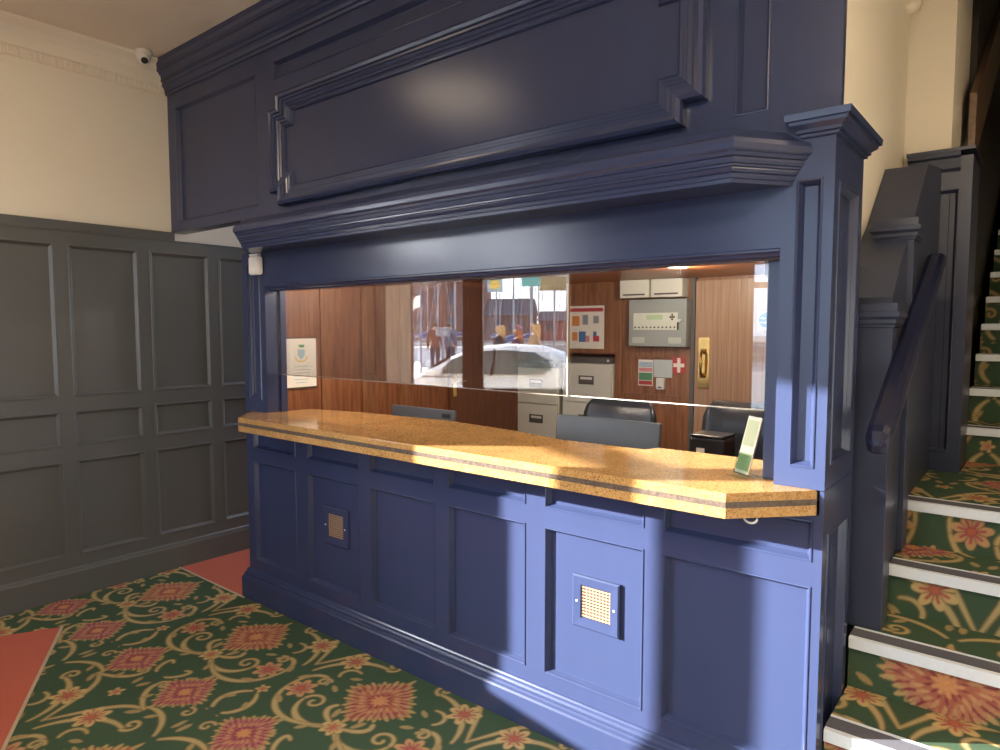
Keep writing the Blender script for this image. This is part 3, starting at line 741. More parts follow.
obj('sheet', bx(-3.055, -2.730, BY-0.014, BY-0.012, 1.436, 1.782), PAPER, nb)
obj('heading_band', bx(-3.055, -2.742, BY-0.0155, BY-0.014, 1.735, 1.764), RED, nb)
for (a, b, c, d, m_) in ((-3.03, -2.96, 1.62, 1.70, ORNG), (-2.93, -2.88, 1.63, 1.71, GREYI), (-2.83, -2.78, 1.64, 1.70, GREYI), (-3.03, -2.98, 1.50, 1.57, ORNG), (-2.965, -2.90, 1.49, 1.575, BLUE), (-2.90, -2.865, 1.49, 1.54, PINK), (-2.83, -2.775, 1.495, 1.54, RED), (-2.83, -2.80, 1.54, 1.575, BLUE)):
    obj('picture', bx(a, b, BY-0.0155, BY-0.014, c, d), m_, nb)
po = thing('safety_poster', 'narrow safety poster with red and green blocks under the alarm panel', 'poster', (-2.37, BY, 1.163))
obj('sheet', bx(-2.43, -2.308, BY-0.004, BY-0.002, 1.163, 1.362), PAPER, po)
for c, d, m_ in ((1.305, 1.345, SKYI), (1.27, 1.30, PINK), (1.205, 1.262, GREEN), (1.17, 1.20, RED)): obj('colour_block', bx(-2.424, -2.314, BY-0.0055, BY-0.004, c, d), m_, po)
tag(obj('printed_sheet', bx(-2.303, -2.152, BY-0.004, BY-0.002, 1.232, 1.365), flat('pale blue sheet', (0.50, 0.58, 0.58, 1))), 'pale blue printed sheet right of the narrow safety poster', 'poster')
cp_ = thing('cross_sign', 'square red sign with a white cross beside the door frame', 'sign', (-2.09, BY, 1.267))
obj('plate', bx(-2.142, -2.046, BY-0.018, BY-0.014, 1.267, 1.39), RED, cp_)
bm = bx(-2.106, -2.082, BY-0.020, BY-0.018, 1.275, 1.382); box(bm, -2.136, -2.107, BY-0.020, BY-0.018, 1.315, 1.342); box(bm, -2.081, -2.052, BY-0.020, BY-0.018, 1.315, 1.342)
obj('white_cross', bm, PAPER, cp_)
sw = thing('wall_switch', 'small white wall switch box under the pale blue printed sheet', 'switch', (-2.235, BY, 1.14))
obj('case', bx(-2.268, -2.202, BY-0.035, BY-0.001, 1.142, 1.228, bevel=0.006), WHITE, sw)
obj('slot', bx(-2.25, -2.22, BY-0.0365, BY-0.035, 1.155, 1.163), DARKI, sw)

# certificate on the left booth wall
ce = thing('certificate', 'framed white certificate with a coloured crest on the left booth wall', 'certificate', (-3.60, 2.47, 1.23))
CX = -3.600
yA, yB, zA, zB = 2.352, 2.585, 1.228, 1.545
obj('frame', bx(CX, CX+0.010, yA, yB, zA, zB), mat('thin dark frame', (0.06, 0.035, 0.02, 1), rough=0.4, noise=0.1), ce)
obj('backboard', bx(CX-0.03, CX, yA+0.01, yB-0.01, zA+0.01, zB-0.01), VOID, ce)
sh_ = obj('sheet', bx(CX+0.010, CX+0.0115, yA+0.008, yB-0.006, zA+0.008, zB-0.008), PAPER, ce)
yc = (yA+yB)/2
def pl(y0, y1, z0, z1, m_, nm='emblem'): return obj(nm, bx(CX+0.0115, CX+0.0125, y0, y1, z0, z1), m_, sh_)
pl(yc-0.016, yc+0.022, 1.482, 1.500, GREEN)
bm = B(); prism(bm, [(yc-0.026, 1.470), (yc+0.026, 1.470), (yc+0.026, 1.435), (yc, 1.405), (yc-0.026, 1.435)], lambda u, v, b: Vector((CX+b, u, v)), 0.0115, 0.0125); obj('emblem', bm, SKYI, sh_)
bm = B()
pts = [(yc+0.042*math.cos(a), 1.428+0.034*math.sin(a)) for a in np.linspace(PI*1.05, PI*1.95, 18)]
for (u, v) in pts: box(bm, CX+0.0115, CX+0.0125, u-0.004, u+0.004, v-0.004, v+0.004)
obj('emblem', bm, YELL, sh_)
bm = B()
for k, w in enumerate((0.05, 0.06, 0.055, 0.06, 0.05, 0.04)): box(bm, CX+0.0115, CX+0.0122, yc-w, yc+w, 1.362-k*0.020, 1.366-k*0.020)
obj('text_lines', bm, SKYI, sh_)

# ---------------------------------------------------------------- filing cabinets
def cabinet(x0, x1, yfr, ztop, label):
    t = thing('filing_cabinet', label, 'filing cabinet', ((x0+x1)/2, yfr+0.25, 0.0), 0, 'filing cabinets at the back of the booth')
    obj('case', bx(x0, x1, yfr+0.02, 5.15, 0.0, ztop-0.045), CABW, t)
    tp_ = obj('top', bx(x0-0.004, x1+0.004, yfr-0.004, 5.16, ztop-0.045, ztop, bevel=0.005), CABG, t)
    obj('lock', lathe(B(), [(0.010, 0), (0.010, 0.006), (0.005, 0.008)], 14, Matrix.Translation((x1-0.03, yfr-0.004, ztop-0.022)) @ Matrix.Rotation(PI/2, 4, 'X')), WHITE, tp_)
    hgt = (ztop-0.05-0.04)/4
    for k in range(4):
        z0_ = 0.04+hgt*k
        d = obj('drawer', bx(x0+0.006, x1-0.006, yfr, yfr+0.02, z0_+0.004, z0_+hgt-0.004, bevel=0.003), CABW, t)
        xm = (x0+x1)/2; zc = z0_+hgt*0.58
        bm = B(); mould(bm, rect(xm-0.07, xm+0.07, zc-0.035, zc+0.035), True, [(0, 0), (0, 0.005), (0.006, 0.005), (0.008, 0)], FRONT(yfr)); box(bm, xm-0.062, xm+0.062, yfr-0.0015, yfr, zc-0.028, zc+0.028)
        h_ = obj('handle', bm, CABG, d)
        obj('card', bx(xm-0.055, xm+0.055, yfr-0.003, yfr-0.0015, zc+0.004, zc+0.024), PAPER, d)
    return t
cabinet(-3.592, -3.155, 4.66, 1.31, 'pale grey filing cabinet left of its twin seen through the mirrored car')
cabinet(-3.11, -2.642, 4.66, 1.368, 'pale grey filing cabinet with dark top left of the brown panelling')

# ---------------------------------------------------------------- staff desk, monitors, printer, chairs
dk = thing('staff_desk', 'long brown staff desk behind the counter under the monitors', 'desk', (-2.2, 2.9, 0))
obj('desktop', bx(-3.55, -0.75, 2.56, 3.22, 0.72, 0.75, bevel=0.004), WOODM, dk)
for x in (-3.5, -2.2, -0.8): obj('leg_panel', bx(x-0.015, x+0.015, 2.6, 3.18, 0.0, 0.72), WOODM, dk)
def monitor(cx, y, w, ztop, h, tilt, label, buttons=True):
    t = thing('computer_monitor', label, 'monitor', (cx, y, 0.75), 0, 'monitors behind the counter')
    Mx = Matrix.Translation((cx, y, ztop)) @ Matrix.Rotation(tilt, 4, 'X')
    bm = box(B(), -w/2, w/2, -0.012, 0.012, -h, 0, bevel=0.006, mtx=Mx); obj('case', bm, MONG, t)
    bm = box(B(), -w*0.36, w*0.36, -0.020, -0.010, -h*0.92, -h*0.45, bevel=0.006, mtx=Mx); obj('rear_housing', bm, MONG, t)
    bm = box(B(), -w/2+0.012, w/2-0.012, 0.012, 0.013, -h+0.02, -0.012, mtx=Mx); obj('screen', bm, BLACKP, t)
    zb = ztop-h
    bm = bx(cx-0.025, cx+0.025, y-0.03, y+0.0, 0.765, ztop-h*0.5, bevel=0.005); obj('stand', bm, BLACKP, t)
    bm = bx(cx-0.11, cx+0.11, y-0.10, y+0.08, 0.75, 0.766, bevel=0.005); obj('foot', bm, BLACKP, t)
    if buttons:
        bm = box(B(), w/2-0.10, w/2-0.03, -0.0135, -0.012, -0.05, -0.025, mtx=Mx); obj('port_strip', bm, BLACKP, t)
    return t
monitor(-1.61, 2.80, 0.56, 1.172, 0.34, -0.10, 'wide grey monitor back in front of the black leather chair', False)
monitor(-3.04, 2.98, 0.56, 1.102, 0.32, -0.06, 'dark grey monitor back at the counter left part near the certificate wall', True)
pr = thing('receipt_printer', 'black receipt printer with a white label near the leaflet holder', 'printer', (-1.21, 3.1, 0.75))
obj('body', bx(-1.305, -1.135, 3.05, 3.20, 0.75, 1.085, bevel=0.012), BLACKP, pr)
obj('label', bx(-1.268, -1.228, 3.0475, 3.0495, 1.005, 1.035), PAPER, pr)
obj('lid', bx(-1.30, -1.14, 3.045, 3.205, 1.087, 1.098, bevel=0.004), LEATHER, pr)

def chair(cx, y, ztop, w, label, rz=0.0):
    t = thing('office_chair', label, 'chair', (cx, y, 0), rz, 'black office chairs in the booth')
    def part(nm, bm, m_, sm=False): o = obj(nm, bm, m_, None, smooth=sm); return child(o, t)
    # padded back, curved in plan and rounded at the corners
    bm = B(); NU, NV = 17, 13; grid = {}
    hb = 0.50
    for side in (0, 1):
        for i in range(NU):
            for j in range(NV):
                u = -1+2*i/(NU-1); v = -1+2*j/(NV-1)
                # superellipse squeeze for rounded corners
                k = (1-abs(v)**6)**(1/6) if abs(v) < 1 else 0.0
                uu = u*max(k, 0.80 if abs(v) > .98 else k)
                pad = (0.045*(1-abs(u)**4)*(1-abs(v)**4)+0.012)*(1 if side == 0 else -1)
                curve = 0.05*uu*uu
                grid[(side, i, j)] = bm.verts.new((uu*w/2, -0.16 + pad*0.9 - curve*1.0 + 0.05*v*0.4 - (0.0), ztop-hb/2+v*hb/2))
    for side in (0, 1):
        for i in range(NU-1):
            for j in range(NV-1):
                bm.faces.new([grid[(side, i, j)], grid[(side, i+1, j)], grid[(side, i+1, j+1)], grid[(side, i, j+1)]])
    for i in range(NU-1):
        for j in (0, NV-1): bm.faces.new([grid[(0, i, j)], grid[(0, i+1, j)], grid[(1, i+1, j)], grid[(1, i, j)]])
    for j in range(NV-1):
        for i in (0, NU-1): bm.faces.new([grid[(0, i, j)], grid[(0, i, j+1)], grid[(1, i, j+1)], grid[(1, i, j)]])
    part('backrest', bm, LEATHER, True)
    part('seat', bx(-w/2, w/2, -0.20, 0.30, 0.44, 0.53, bevel=0.03), LEATHER)
    part('back_bracket', bx(-0.04, 0.04, -0.24, -0.18, 0.42, ztop-0.3, bevel=0.008), BLACKP)
    part('gas_column', tube(B(), [(0, 0.05, 0.09), (0, 0.05, 0.44)], 0.028, 12), BLACKP)
    for k in range(5):
        a = 2*PI*k/5; part('base_leg', tube(B(), [(0, 0.05, 0.10), (0.29*math.cos(a), 0.05+0.29*math.sin(a), 0.065)], [0.03, 0.016], 8), BLACKP)
        M_ = Matrix.Translation((0.29*math.cos(a), 0.05+0.29*math.sin(a), 0.028)) @ Matrix.Rotation(a+PI/2, 4, 'Z') @ Matrix.Rotation(PI/2, 4, 'Y')
        part('castor', lathe(B(), [(0.020, -0.015), (0.027, -0.012), (0.027, 0.012), (0.020, 0.015)], 14, M_), BLACKP)
    for s in (-1, 1):
        part('armrest', bx(s*(w/2+0.03)-0.025, s*(w/2+0.03)+0.025, -0.14, 0.14, 0.66, 0.69, bevel=0.01), BLACKP)
        part('arm_post', bx(s*(w/2+0.03)-0.015, s*(w/2+0.03)+0.015, -0.02, 0.03, 0.46, 0.66), BLACKP)
    return t
chair(-1.985, 3.62+0.17, 1.165, 0.49, 'black leather office chair behind the wide grey monitor', 0.0)
chair(-1.16, 3.5+0.17, 1.215, 0.50, 'black leather office chair in front of the light oak door', 0.0)

# leaflet holder on the counter
lf = thing('leaflet_holder', 'clear leaflet holder with a green and white leaflet standing on the stone top', 'leaflet holder', (-0.745, 2.165, 1.1222), -0.62)
Ml = Matrix.Rotation(-0.27, 4, 'X')
def lpart(nm, m_, *a, **k):
    o = obj(nm, box(B(), *a, mtx=Ml, **k), m_); return child(o, lf)
lpart('acrylic_back', ACRYL, -0.035, 0.035, -0.002, 0.0, 0.004, 0.2)
lpart('leaflet', PAPER, -0.033, 0.033, -0.008, -0.004, 0.010, 0.197)
lpart('picture', flat('leaf green', (0.28, 0.42, 0.20, 1)), -0.033, 0.033, -0.0092, -0.0082, 0.020, 0.075)
lpart('picture', flat('pale green print', (0.50, 0.58, 0.38, 1)), -0.028, 0.028, -0.0092, -0.0082, 0.10, 0.185)
lpart('acrylic_pocket', ACRYL, -0.035, 0.035, -0.014, -0.012, 0.004, 0.07)
child(obj('acrylic_foot', bx(-0.035, 0.035, -0.03, 0.05, 0.0003, 0.003), ACRYL), lf)

# ---------------------------------------------------------------- small fittings
pi = thing('motion_sensor', 'white motion sensor fixed high on the left navy pilaster', 'sensor', (-3.46, YF, 1.895))
bm = B(); prism(bm, [(-3.515, YF-0.007), (-3.405, YF-0.007), (-3.408, YF-0.026), (-3.428, YF-0.044), (-3.492, YF-0.044), (-3.512, YF-0.026)], lambda u, v, b: Vector((u, v, b)), 1.900, 2.000)
bmesh.ops.bevel(bm, geom=list(bm.edges), offset=0.006, segments=2, affect='EDGES'); obj('housing', bm, WHITE, pi)
obj('lens_window', bx(-3.485, -3.435, YF-0.0455, YF-0.044, 1.905, 1.943, bevel=0.0005), PAPER, pi)
obj('bracket', bx(-3.505, -3.42, YF-0.032, YF-0.007, 2.004, 2.016, bevel=0.003), WHITE, pi)
dc = thing('ceiling_camera', 'small white dome camera on the ceiling corner above the cream wall', 'camera', (-4.29, 1.84, CEIL))
Mc = Matrix.Translation((-4.33, 1.91, CEIL)) @ Matrix.Rotation(PI, 4, 'X') @ Matrix.Scale(0.82, 4)
obj('base', lathe(B(), [(0.052, 0), (0.055, 0.006), (0.055, 0.030), (0.050, 0.036)], 28, Mc), WHITE, dc)
Mt = Mc @ Matrix.Translation((0.0, 0, 0.045)) @ Vector((0.72, 0.20, 0.80)).to_track_quat('Z', 'Y').to_matrix().to_4x4()
obj('eyeball', lathe(B(), [(0.010, -0.044)]+[(0.048*math.cos(a), 0.048*math.sin(a)) for a in np.linspace(-1.1, 1.0, 12)]+[(0.02, 0.043)], 26, Mt), WHITE, dc, smooth=True)
obj('lens', lathe(B(), [(0.024, 0.040), (0.024, 0.048), (0.015, 0.050)], 20, Mt), LENS, dc)
co = thing('plaster_corbel', 'ornate cream plaster corbel high on the wall beside the stairs', 'corbel', (-0.60, 3.85, 3.1))
bm = B(); lathe(bm, [(0.012, 3.095), (0.035, 3.105), (0.045, 3.13), (0.035, 3.15), (0.055, 3.17), (0.06, 3.21), (0.05, 3.235), (0.075, 3.25), (0.075, 3.279)], 14, Matrix.Translation((-0.565, 3.80, 0)))
for k in range(10):
    a = 2*PI*k/10; r = bmesh.ops.create_uvsphere(bm, u_segments=7, v_segments=5, radius=0.017)
    for v in r['verts']: v.co += Vector((-0.565+0.055*math.cos(a), 3.80+0.055*math.sin(a), 3.19))
obj('scrolled_body', bm, PLASTER, co, smooth=True)

# ---------------------------------------------------------------- staircase
st = thing('staircase', 'carpeted staircase with pale metal nosings rising beside the booth', 'staircase', (0.3, 2.0, 0))
RISE, GO = 0.18, 0.31
steps = []
def step(i, y, z, ynext, x0, x1, extra=None):
    """one step: riser and tread in one carpeted piece with its own nosing"""
    zr = z-RISE
    c = carpet_mesh('step', [(y, zr+0.0), (y, z-0.008), (y+0.02, z), (ynext, z)], x0, x1, ([-0.28, 0.18, -0.20, -0.62, -0.80][i] if i < 5 else 0.27), ([0.10, 0.29, 0.10, -0.04, 0.24][i] if i < 5 else 0.07*i), step=0.0045 if i < 5 else 0.008)
    c.parent = st; c.matrix_parent_inverse = st.matrix_basis.inverted()
    bm = B()
    bm2 = bx(x0+0.002, x1, y-0.022, y+0.0, z-0.036, z+0.003, bevel=0.002); no = obj('nosing', bm2, ALU, c)
    box(bm, x0+0.002, x1, y-0.001, y+0.064, z+0.0005, z+0.0045); g = obj('grip_insert', bm, GRIT, no)
    bm3 = bx(x0+0.002, x1, y+0.064, y+0.076, z+0.0005, z+0.006); obj('rear_lip', bm3, ALU, no)
ys = [1.89, 2.20, 2.51, 2.82, 3.13]; zs = [0.185, 0.365, 0.545, 0.725, 0.905]
x0s = [-0.482, -0.482, -0.482, -0.418, -0.418]
for i in range(5): step(i, ys[i], zs[i], ys[i+1] if i < 4 else 3.90, x0s[i], 1.19)
lc = carpet_mesh('landing', [(3.90, 0.905), (4.24, 0.905)], -0.294, 1.19, -0.80, -0.65, step=0.008); lc.parent = st; lc.matrix_parent_inverse = st.matrix_basis.inverted()
for n in range(12): step(n+5, 4.24+GO*n, 1.085+RISE*n, 4.24+GO*(n+1), -0.318, 1.19)
bm = B()
for i in range(5): box(bm, x0s[i]+0.003, 1.19, ys[i]+0.004, (ys[i+1]+0.003 if i < 4 else 3.90), 0.001, zs[i]-0.012)
box(bm, -0.29, 1.19, 3.90, 4.243, 0.001, 0.893)
for n in range(12): box(bm, -0.315, 1.19, 4.244+GO*n, 4.243+GO*(n+1), 0.001, 1.085+RISE*n-0.012)
obj('underframe', bm, VOID, st)

# wainscot up the stair: sloped panelling with stepped pilasters
bm = B()
prism(bm, [(2.70, 0.0), (3.868, 0.0), (3.868, 2.36), (3.42, 2.30), (3.09, 2.02), (2.82, 1.83), (2.70, 1.71)], lambda u, v, b: Vector((b, u, v)), -0.583, -0.421)
so = structure('trim_6', bm, NAVY_S)
def stair_pilaster(y0, z0_, zt):
    bm = bx(-0.53, -0.402, y0, y0+0.12, z0_, zt-0.07, bevel=0.002)
    prof = [(0.0, zt-0.082), (0.006, zt-0.080), (0.006, zt-0.072), (0.012, zt-0.068), (0.012, zt-0.055), (0.022, zt-0.045), (0.022, zt-0.030), (0.013, zt-0.028), (0.012, zt)]
    mould(bm, [(-0.53, y0), (-0.402, y0), (-0.402, y0+0.12), (-0.53, y0+0.12)], True, [(-a, b) for a, b in prof], lambda u, v, b: Vector((u, v, b)))
    prism(bm, [(-0.542, y0-0.012), (-0.39, y0-0.012), (-0.39, y0+0.132), (-0.542, y0+0.132)], lambda u, v, b: Vector((u, v, b)), zt-0.028, zt)
    obj('pilaster', bm, NAVY_S, so)
stair_pilaster(2.60, 0.546, 1.685)
stair_pilaster(2.985, 0.73, 2.018)
# panelled pier across the landing
LY = 3.87
mapP = FRONT(LY)
hp = [(-0.52, -0.345, 1.0, 2.26)]
bm = frame_grid(B(), (-0.56, -0.297), (0.906, 2.41), hp, mapP); box(bm, -0.56, -0.297, LY+0.02, 3.903, 0.906, 2.41); box(bm, -0.36, -0.297, 3.903, 4.24, 0.906, 2.41)
mould(bm, [(-0.56, 2.43), (-0.345, 2.43)], False, [(0.0, 0.028), (-0.02, 0.026), (-0.03, 0.016), (-0.075, 0.012), (-0.09, 0.0)], mapP, capends=False)
box(bm, -0.565, -0.288, LY-0.032, 3.903, 2.43, 2.445); box(bm, -0.37, -0.288, 3.903, 4.25, 2.43, 2.445)
po_ = structure('trim_7', bm, NAVY_S)
obj('panel', panel_infill(hp[0], mapP, CB), NAVY_S, po_)
bm = B()
for x in (-0.47, -0.43, -0.385): box(bm, x-0.0015, x+0.0015, LY+0.0195, LY+0.0225, 1.02, 2.24)
obj('board_joint', bm, VOID, po_)
# upper flight string in brown timber
bm = B(); prism(bm, [(4.26, 2.50), (4.36, 2.50), (8.0, 4.75), (8.0, 5.0), (7.9, 5.0), (4.26, 2.80)], lambda u, v, b: Vector((b, u, v)), -0.355, -0.325)
structure('trim_8', bm, WOODB)

# handrail
hr_ = thing('handrail', 'navy sloping handrail with a blunt lower end beside the lower stair flight', 'handrail', (-0.37, 2.7, 1.2))
bm = B(); sl = math.atan(0.537); secs = []
cs = [(-0.036, -0.030), (-0.040, 0.0), (-0.034, 0.022), (-0.016, 0.032), (0.016, 0.032), (0.034, 0.022), (0.040, 0.0), (0.036, -0.030), (0.014, -0.040), (-0.014, -0.040)]
for yy, zz, s_ in ((2.222, 1.246, 0.35), (2.228, 1.254, 0.75), (2.245, 1.270, 0.96), (2.27, 1.286, 1.0), (3.39, 1.887, 1.0), (3.41, 1.897, 0.8)):
    secs.append([bm.verts.new((-0.374+u*s_*0.9, yy-v*s_*math.sin(sl), zz+v*s_*math.cos(sl))) for u, v in cs])
for a, b in zip(secs[:-1], secs[1:]):
    for k in range(len(cs)): bm.faces.new([a[k], a[(k+1) % len(cs)], b[(k+1) % len(cs)], b[k]])
bm.faces.new(secs[0]); bm.faces.new(secs[-1])
obj('rail', bm, mat('handrail navy gloss', (0.010, 0.013, 0.040, 1), rough=0.3, noise=0.1), hr_)
for yy in (2.66, 3.04):
    zz = 1.27+(yy-2.245)*0.537-0.045
    bm = tube(B(), [(-0.374, yy, zz+0.012), (-0.374, yy, zz-0.03), (-0.4, yy, zz-0.05)], 0.008, 8); obj('bracket', bm, BRASS, hr_)
#@@OUTSIDE@@
LAMP, SUN, SKY, GLOW, EXPO = 27.0, 23.5, 4.8, 4.6, 0.68
# ================================================================== GLAZED FRONT OF THE HALL
F0 = Vector((XL, FY0, 0))
def fpt(s, w, z=0.0): return F0+fu*s+fn*w+Vector((0, 0, z))
def fbox(bm, s0, s1, w0, w1, z0, z1, **k):
    M_ = Matrix(((fu.x, fn.x, 0, F0.x), (fu.y, fn.y, 0, F0.y), (0, 0, 1, 0), (0, 0, 0, 1)))
    return box(bm, s0, s1, w0, w1, z0, z1, mtx=M_, **k)
TH = 0.12
OPS = [(0.02, 0.485, 1.07, 2.58), (0.675, 1.415, 1.07, 2.64), (2.885, 4.5, 0.0, 2.75)]
bm = B()
fbox(bm, -0.25, 0.02, 0, 0.03, 0, CEIL); fbox(bm, 0.485, 0.675, 0.0, 0.045, 0, CEIL)
for a, b in ((1.415, 2.885), (4.5, 6.6)): fbox(bm, a, b, 0, TH, 0, CEIL)
for a, b, c, d in OPS:
    if c > 0: fbox(bm, a, b, 0, TH, 0, c)
    fbox(bm, a, b, 0, TH, d, CEIL)
structure('wall_front', bm, WOODD)
structure('wall_front_outer', fbox(B(), -12, -0.25, 0.02, TH, -0.1, 8.0), flat('render', (0.6, 0.55, 0.46, 1)))
structure('wall_front_upper', fbox(B(), -0.25, 9.0, 0.02, TH, CEIL+0.12, 8.0), flat('render upper', (0.6, 0.55, 0.46, 1)))
w1 = structure('window_1', fbox(B(), 0.02, 0.485, 0.01, 0.03, 2.17, 2.25), WOODD)
obj('pane', fbox(B(), 0.02, 0.485, 0.022, 0.026, 1.07, 2.17), GLASS2, w1); obj('pane', fbox(B(), 0.02, 0.485, 0.022, 0.026, 2.25, 2.58), GLASS2, w1)
w2 = structure('window_2', fbox(fbox(B(), 0.675, 1.415, 0.03, 0.05, 2.61, 2.64), 0.675, 1.415, -0.03, 0.07, 1.045, 1.07), WOODD)
obj('pane', fbox(B(), 0.675, 1.415, 0.022, 0.026, 1.07, 2.61), GLASS2, w2)
bm = B()
for a in (2.885, 3.62, 4.44): fbox(bm, a, a+0.06, 0.02, 0.07, 0, 2.75)
fbox(bm, 2.945, 4.44, 0.02, 0.07, 1.93, 1.98); fbox(bm, 2.945, 4.44, 0.02, 0.07, 0.0, 0.22)
d3 = structure('door_3', bm, WOODD)
for a, b in ((2.945, 3.62), (3.68, 4.44)):
    obj('pane', fbox(B(), a, b, 0.045, 0.049, 0.22, 1.93), GLASS3, d3); obj('pane', fbox(B(), a, b, 0.045, 0.049, 1.98, 2.75), GLASS3, d3)

# ceiling lamp of the hall, and two more added as fill light
def hall_lamp(x, y, power, label):
    t = thing('ceiling_lamp', label, 'lamp', (x, y, CEIL), 0, 'round ceiling lamps in the hall')
    M_ = Matrix.Translation((x, y, CEIL)) @ Matrix.Rotation(PI, 4, 'X')
    obj('rim', lathe(B(), [(0.33, 0), (0.38, 0.0), (0.38, 0.03), (0.36, 0.04), (0.335, 0.03)], 32, M_), BRASS, t)
    obj('diffuser', lathe(B(), [(0.335, 0.02), (0.33, 0.06), (0.27, 0.09), (0.15, 0.105), (0.01, 0.11)], 28, M_), emit('warm lamp glass', (1.0, 0.80, 0.56, 1), power), t, smooth=True)
hall_lamp(-3.31, 0.60, LAMP*0.17, 'round warm ceiling lamp near the cream left wall')
hall_lamp(-0.25, -0.4, LAMP*1.9, 'added round warm fill lamp, unseen in the middle of the hall')  # added fill lamp, set where the fascia does not mirror it
hall_lamp(0.8, 2.3, LAMP*0.33, 'added round warm fill lamp, unseen over the lower stair flight')  # added fill lamp to lift the cream stair wall

# ================================================================== STREET AND HARBOUR (mirrored in the counter glass)
def slab(name, s0, s1, w0, w1, z0, z1, m): return structure(name, fbox(B(), s0, s1, w0, w1, z0, z1), m)
PAVE = mat('pale paving', (0.50, 0.45, 0.38, 1), rough=0.8, noise=0.12, nscale=2)
ROADM = mat('light grey asphalt', (0.22, 0.21, 0.20, 1), rough=0.85, noise=0.15, nscale=3)  # light grey is the road's own colour
slab('pavement_near', -40, 40, TH, 3.2, -0.16, -0.005, PAVE)
slab('road', -60, 60, 3.2, 7.5, -0.3, -0.14, ROADM)
slab('pavement_quay', -80, 60, 7.5, 20.5, -0.3, 0.0, PAVE)
slab('water', -160, 120, 20.5, 75, -2.2, -1.6, mat('harbour water', (0.05, 0.08, 0.09, 1), rough=0.12, noise=0.2, bump=0.8, bscale=1.5))
slab('ground_far', -200, 150, 75, 140, -2.2, 0.0, PAVE)

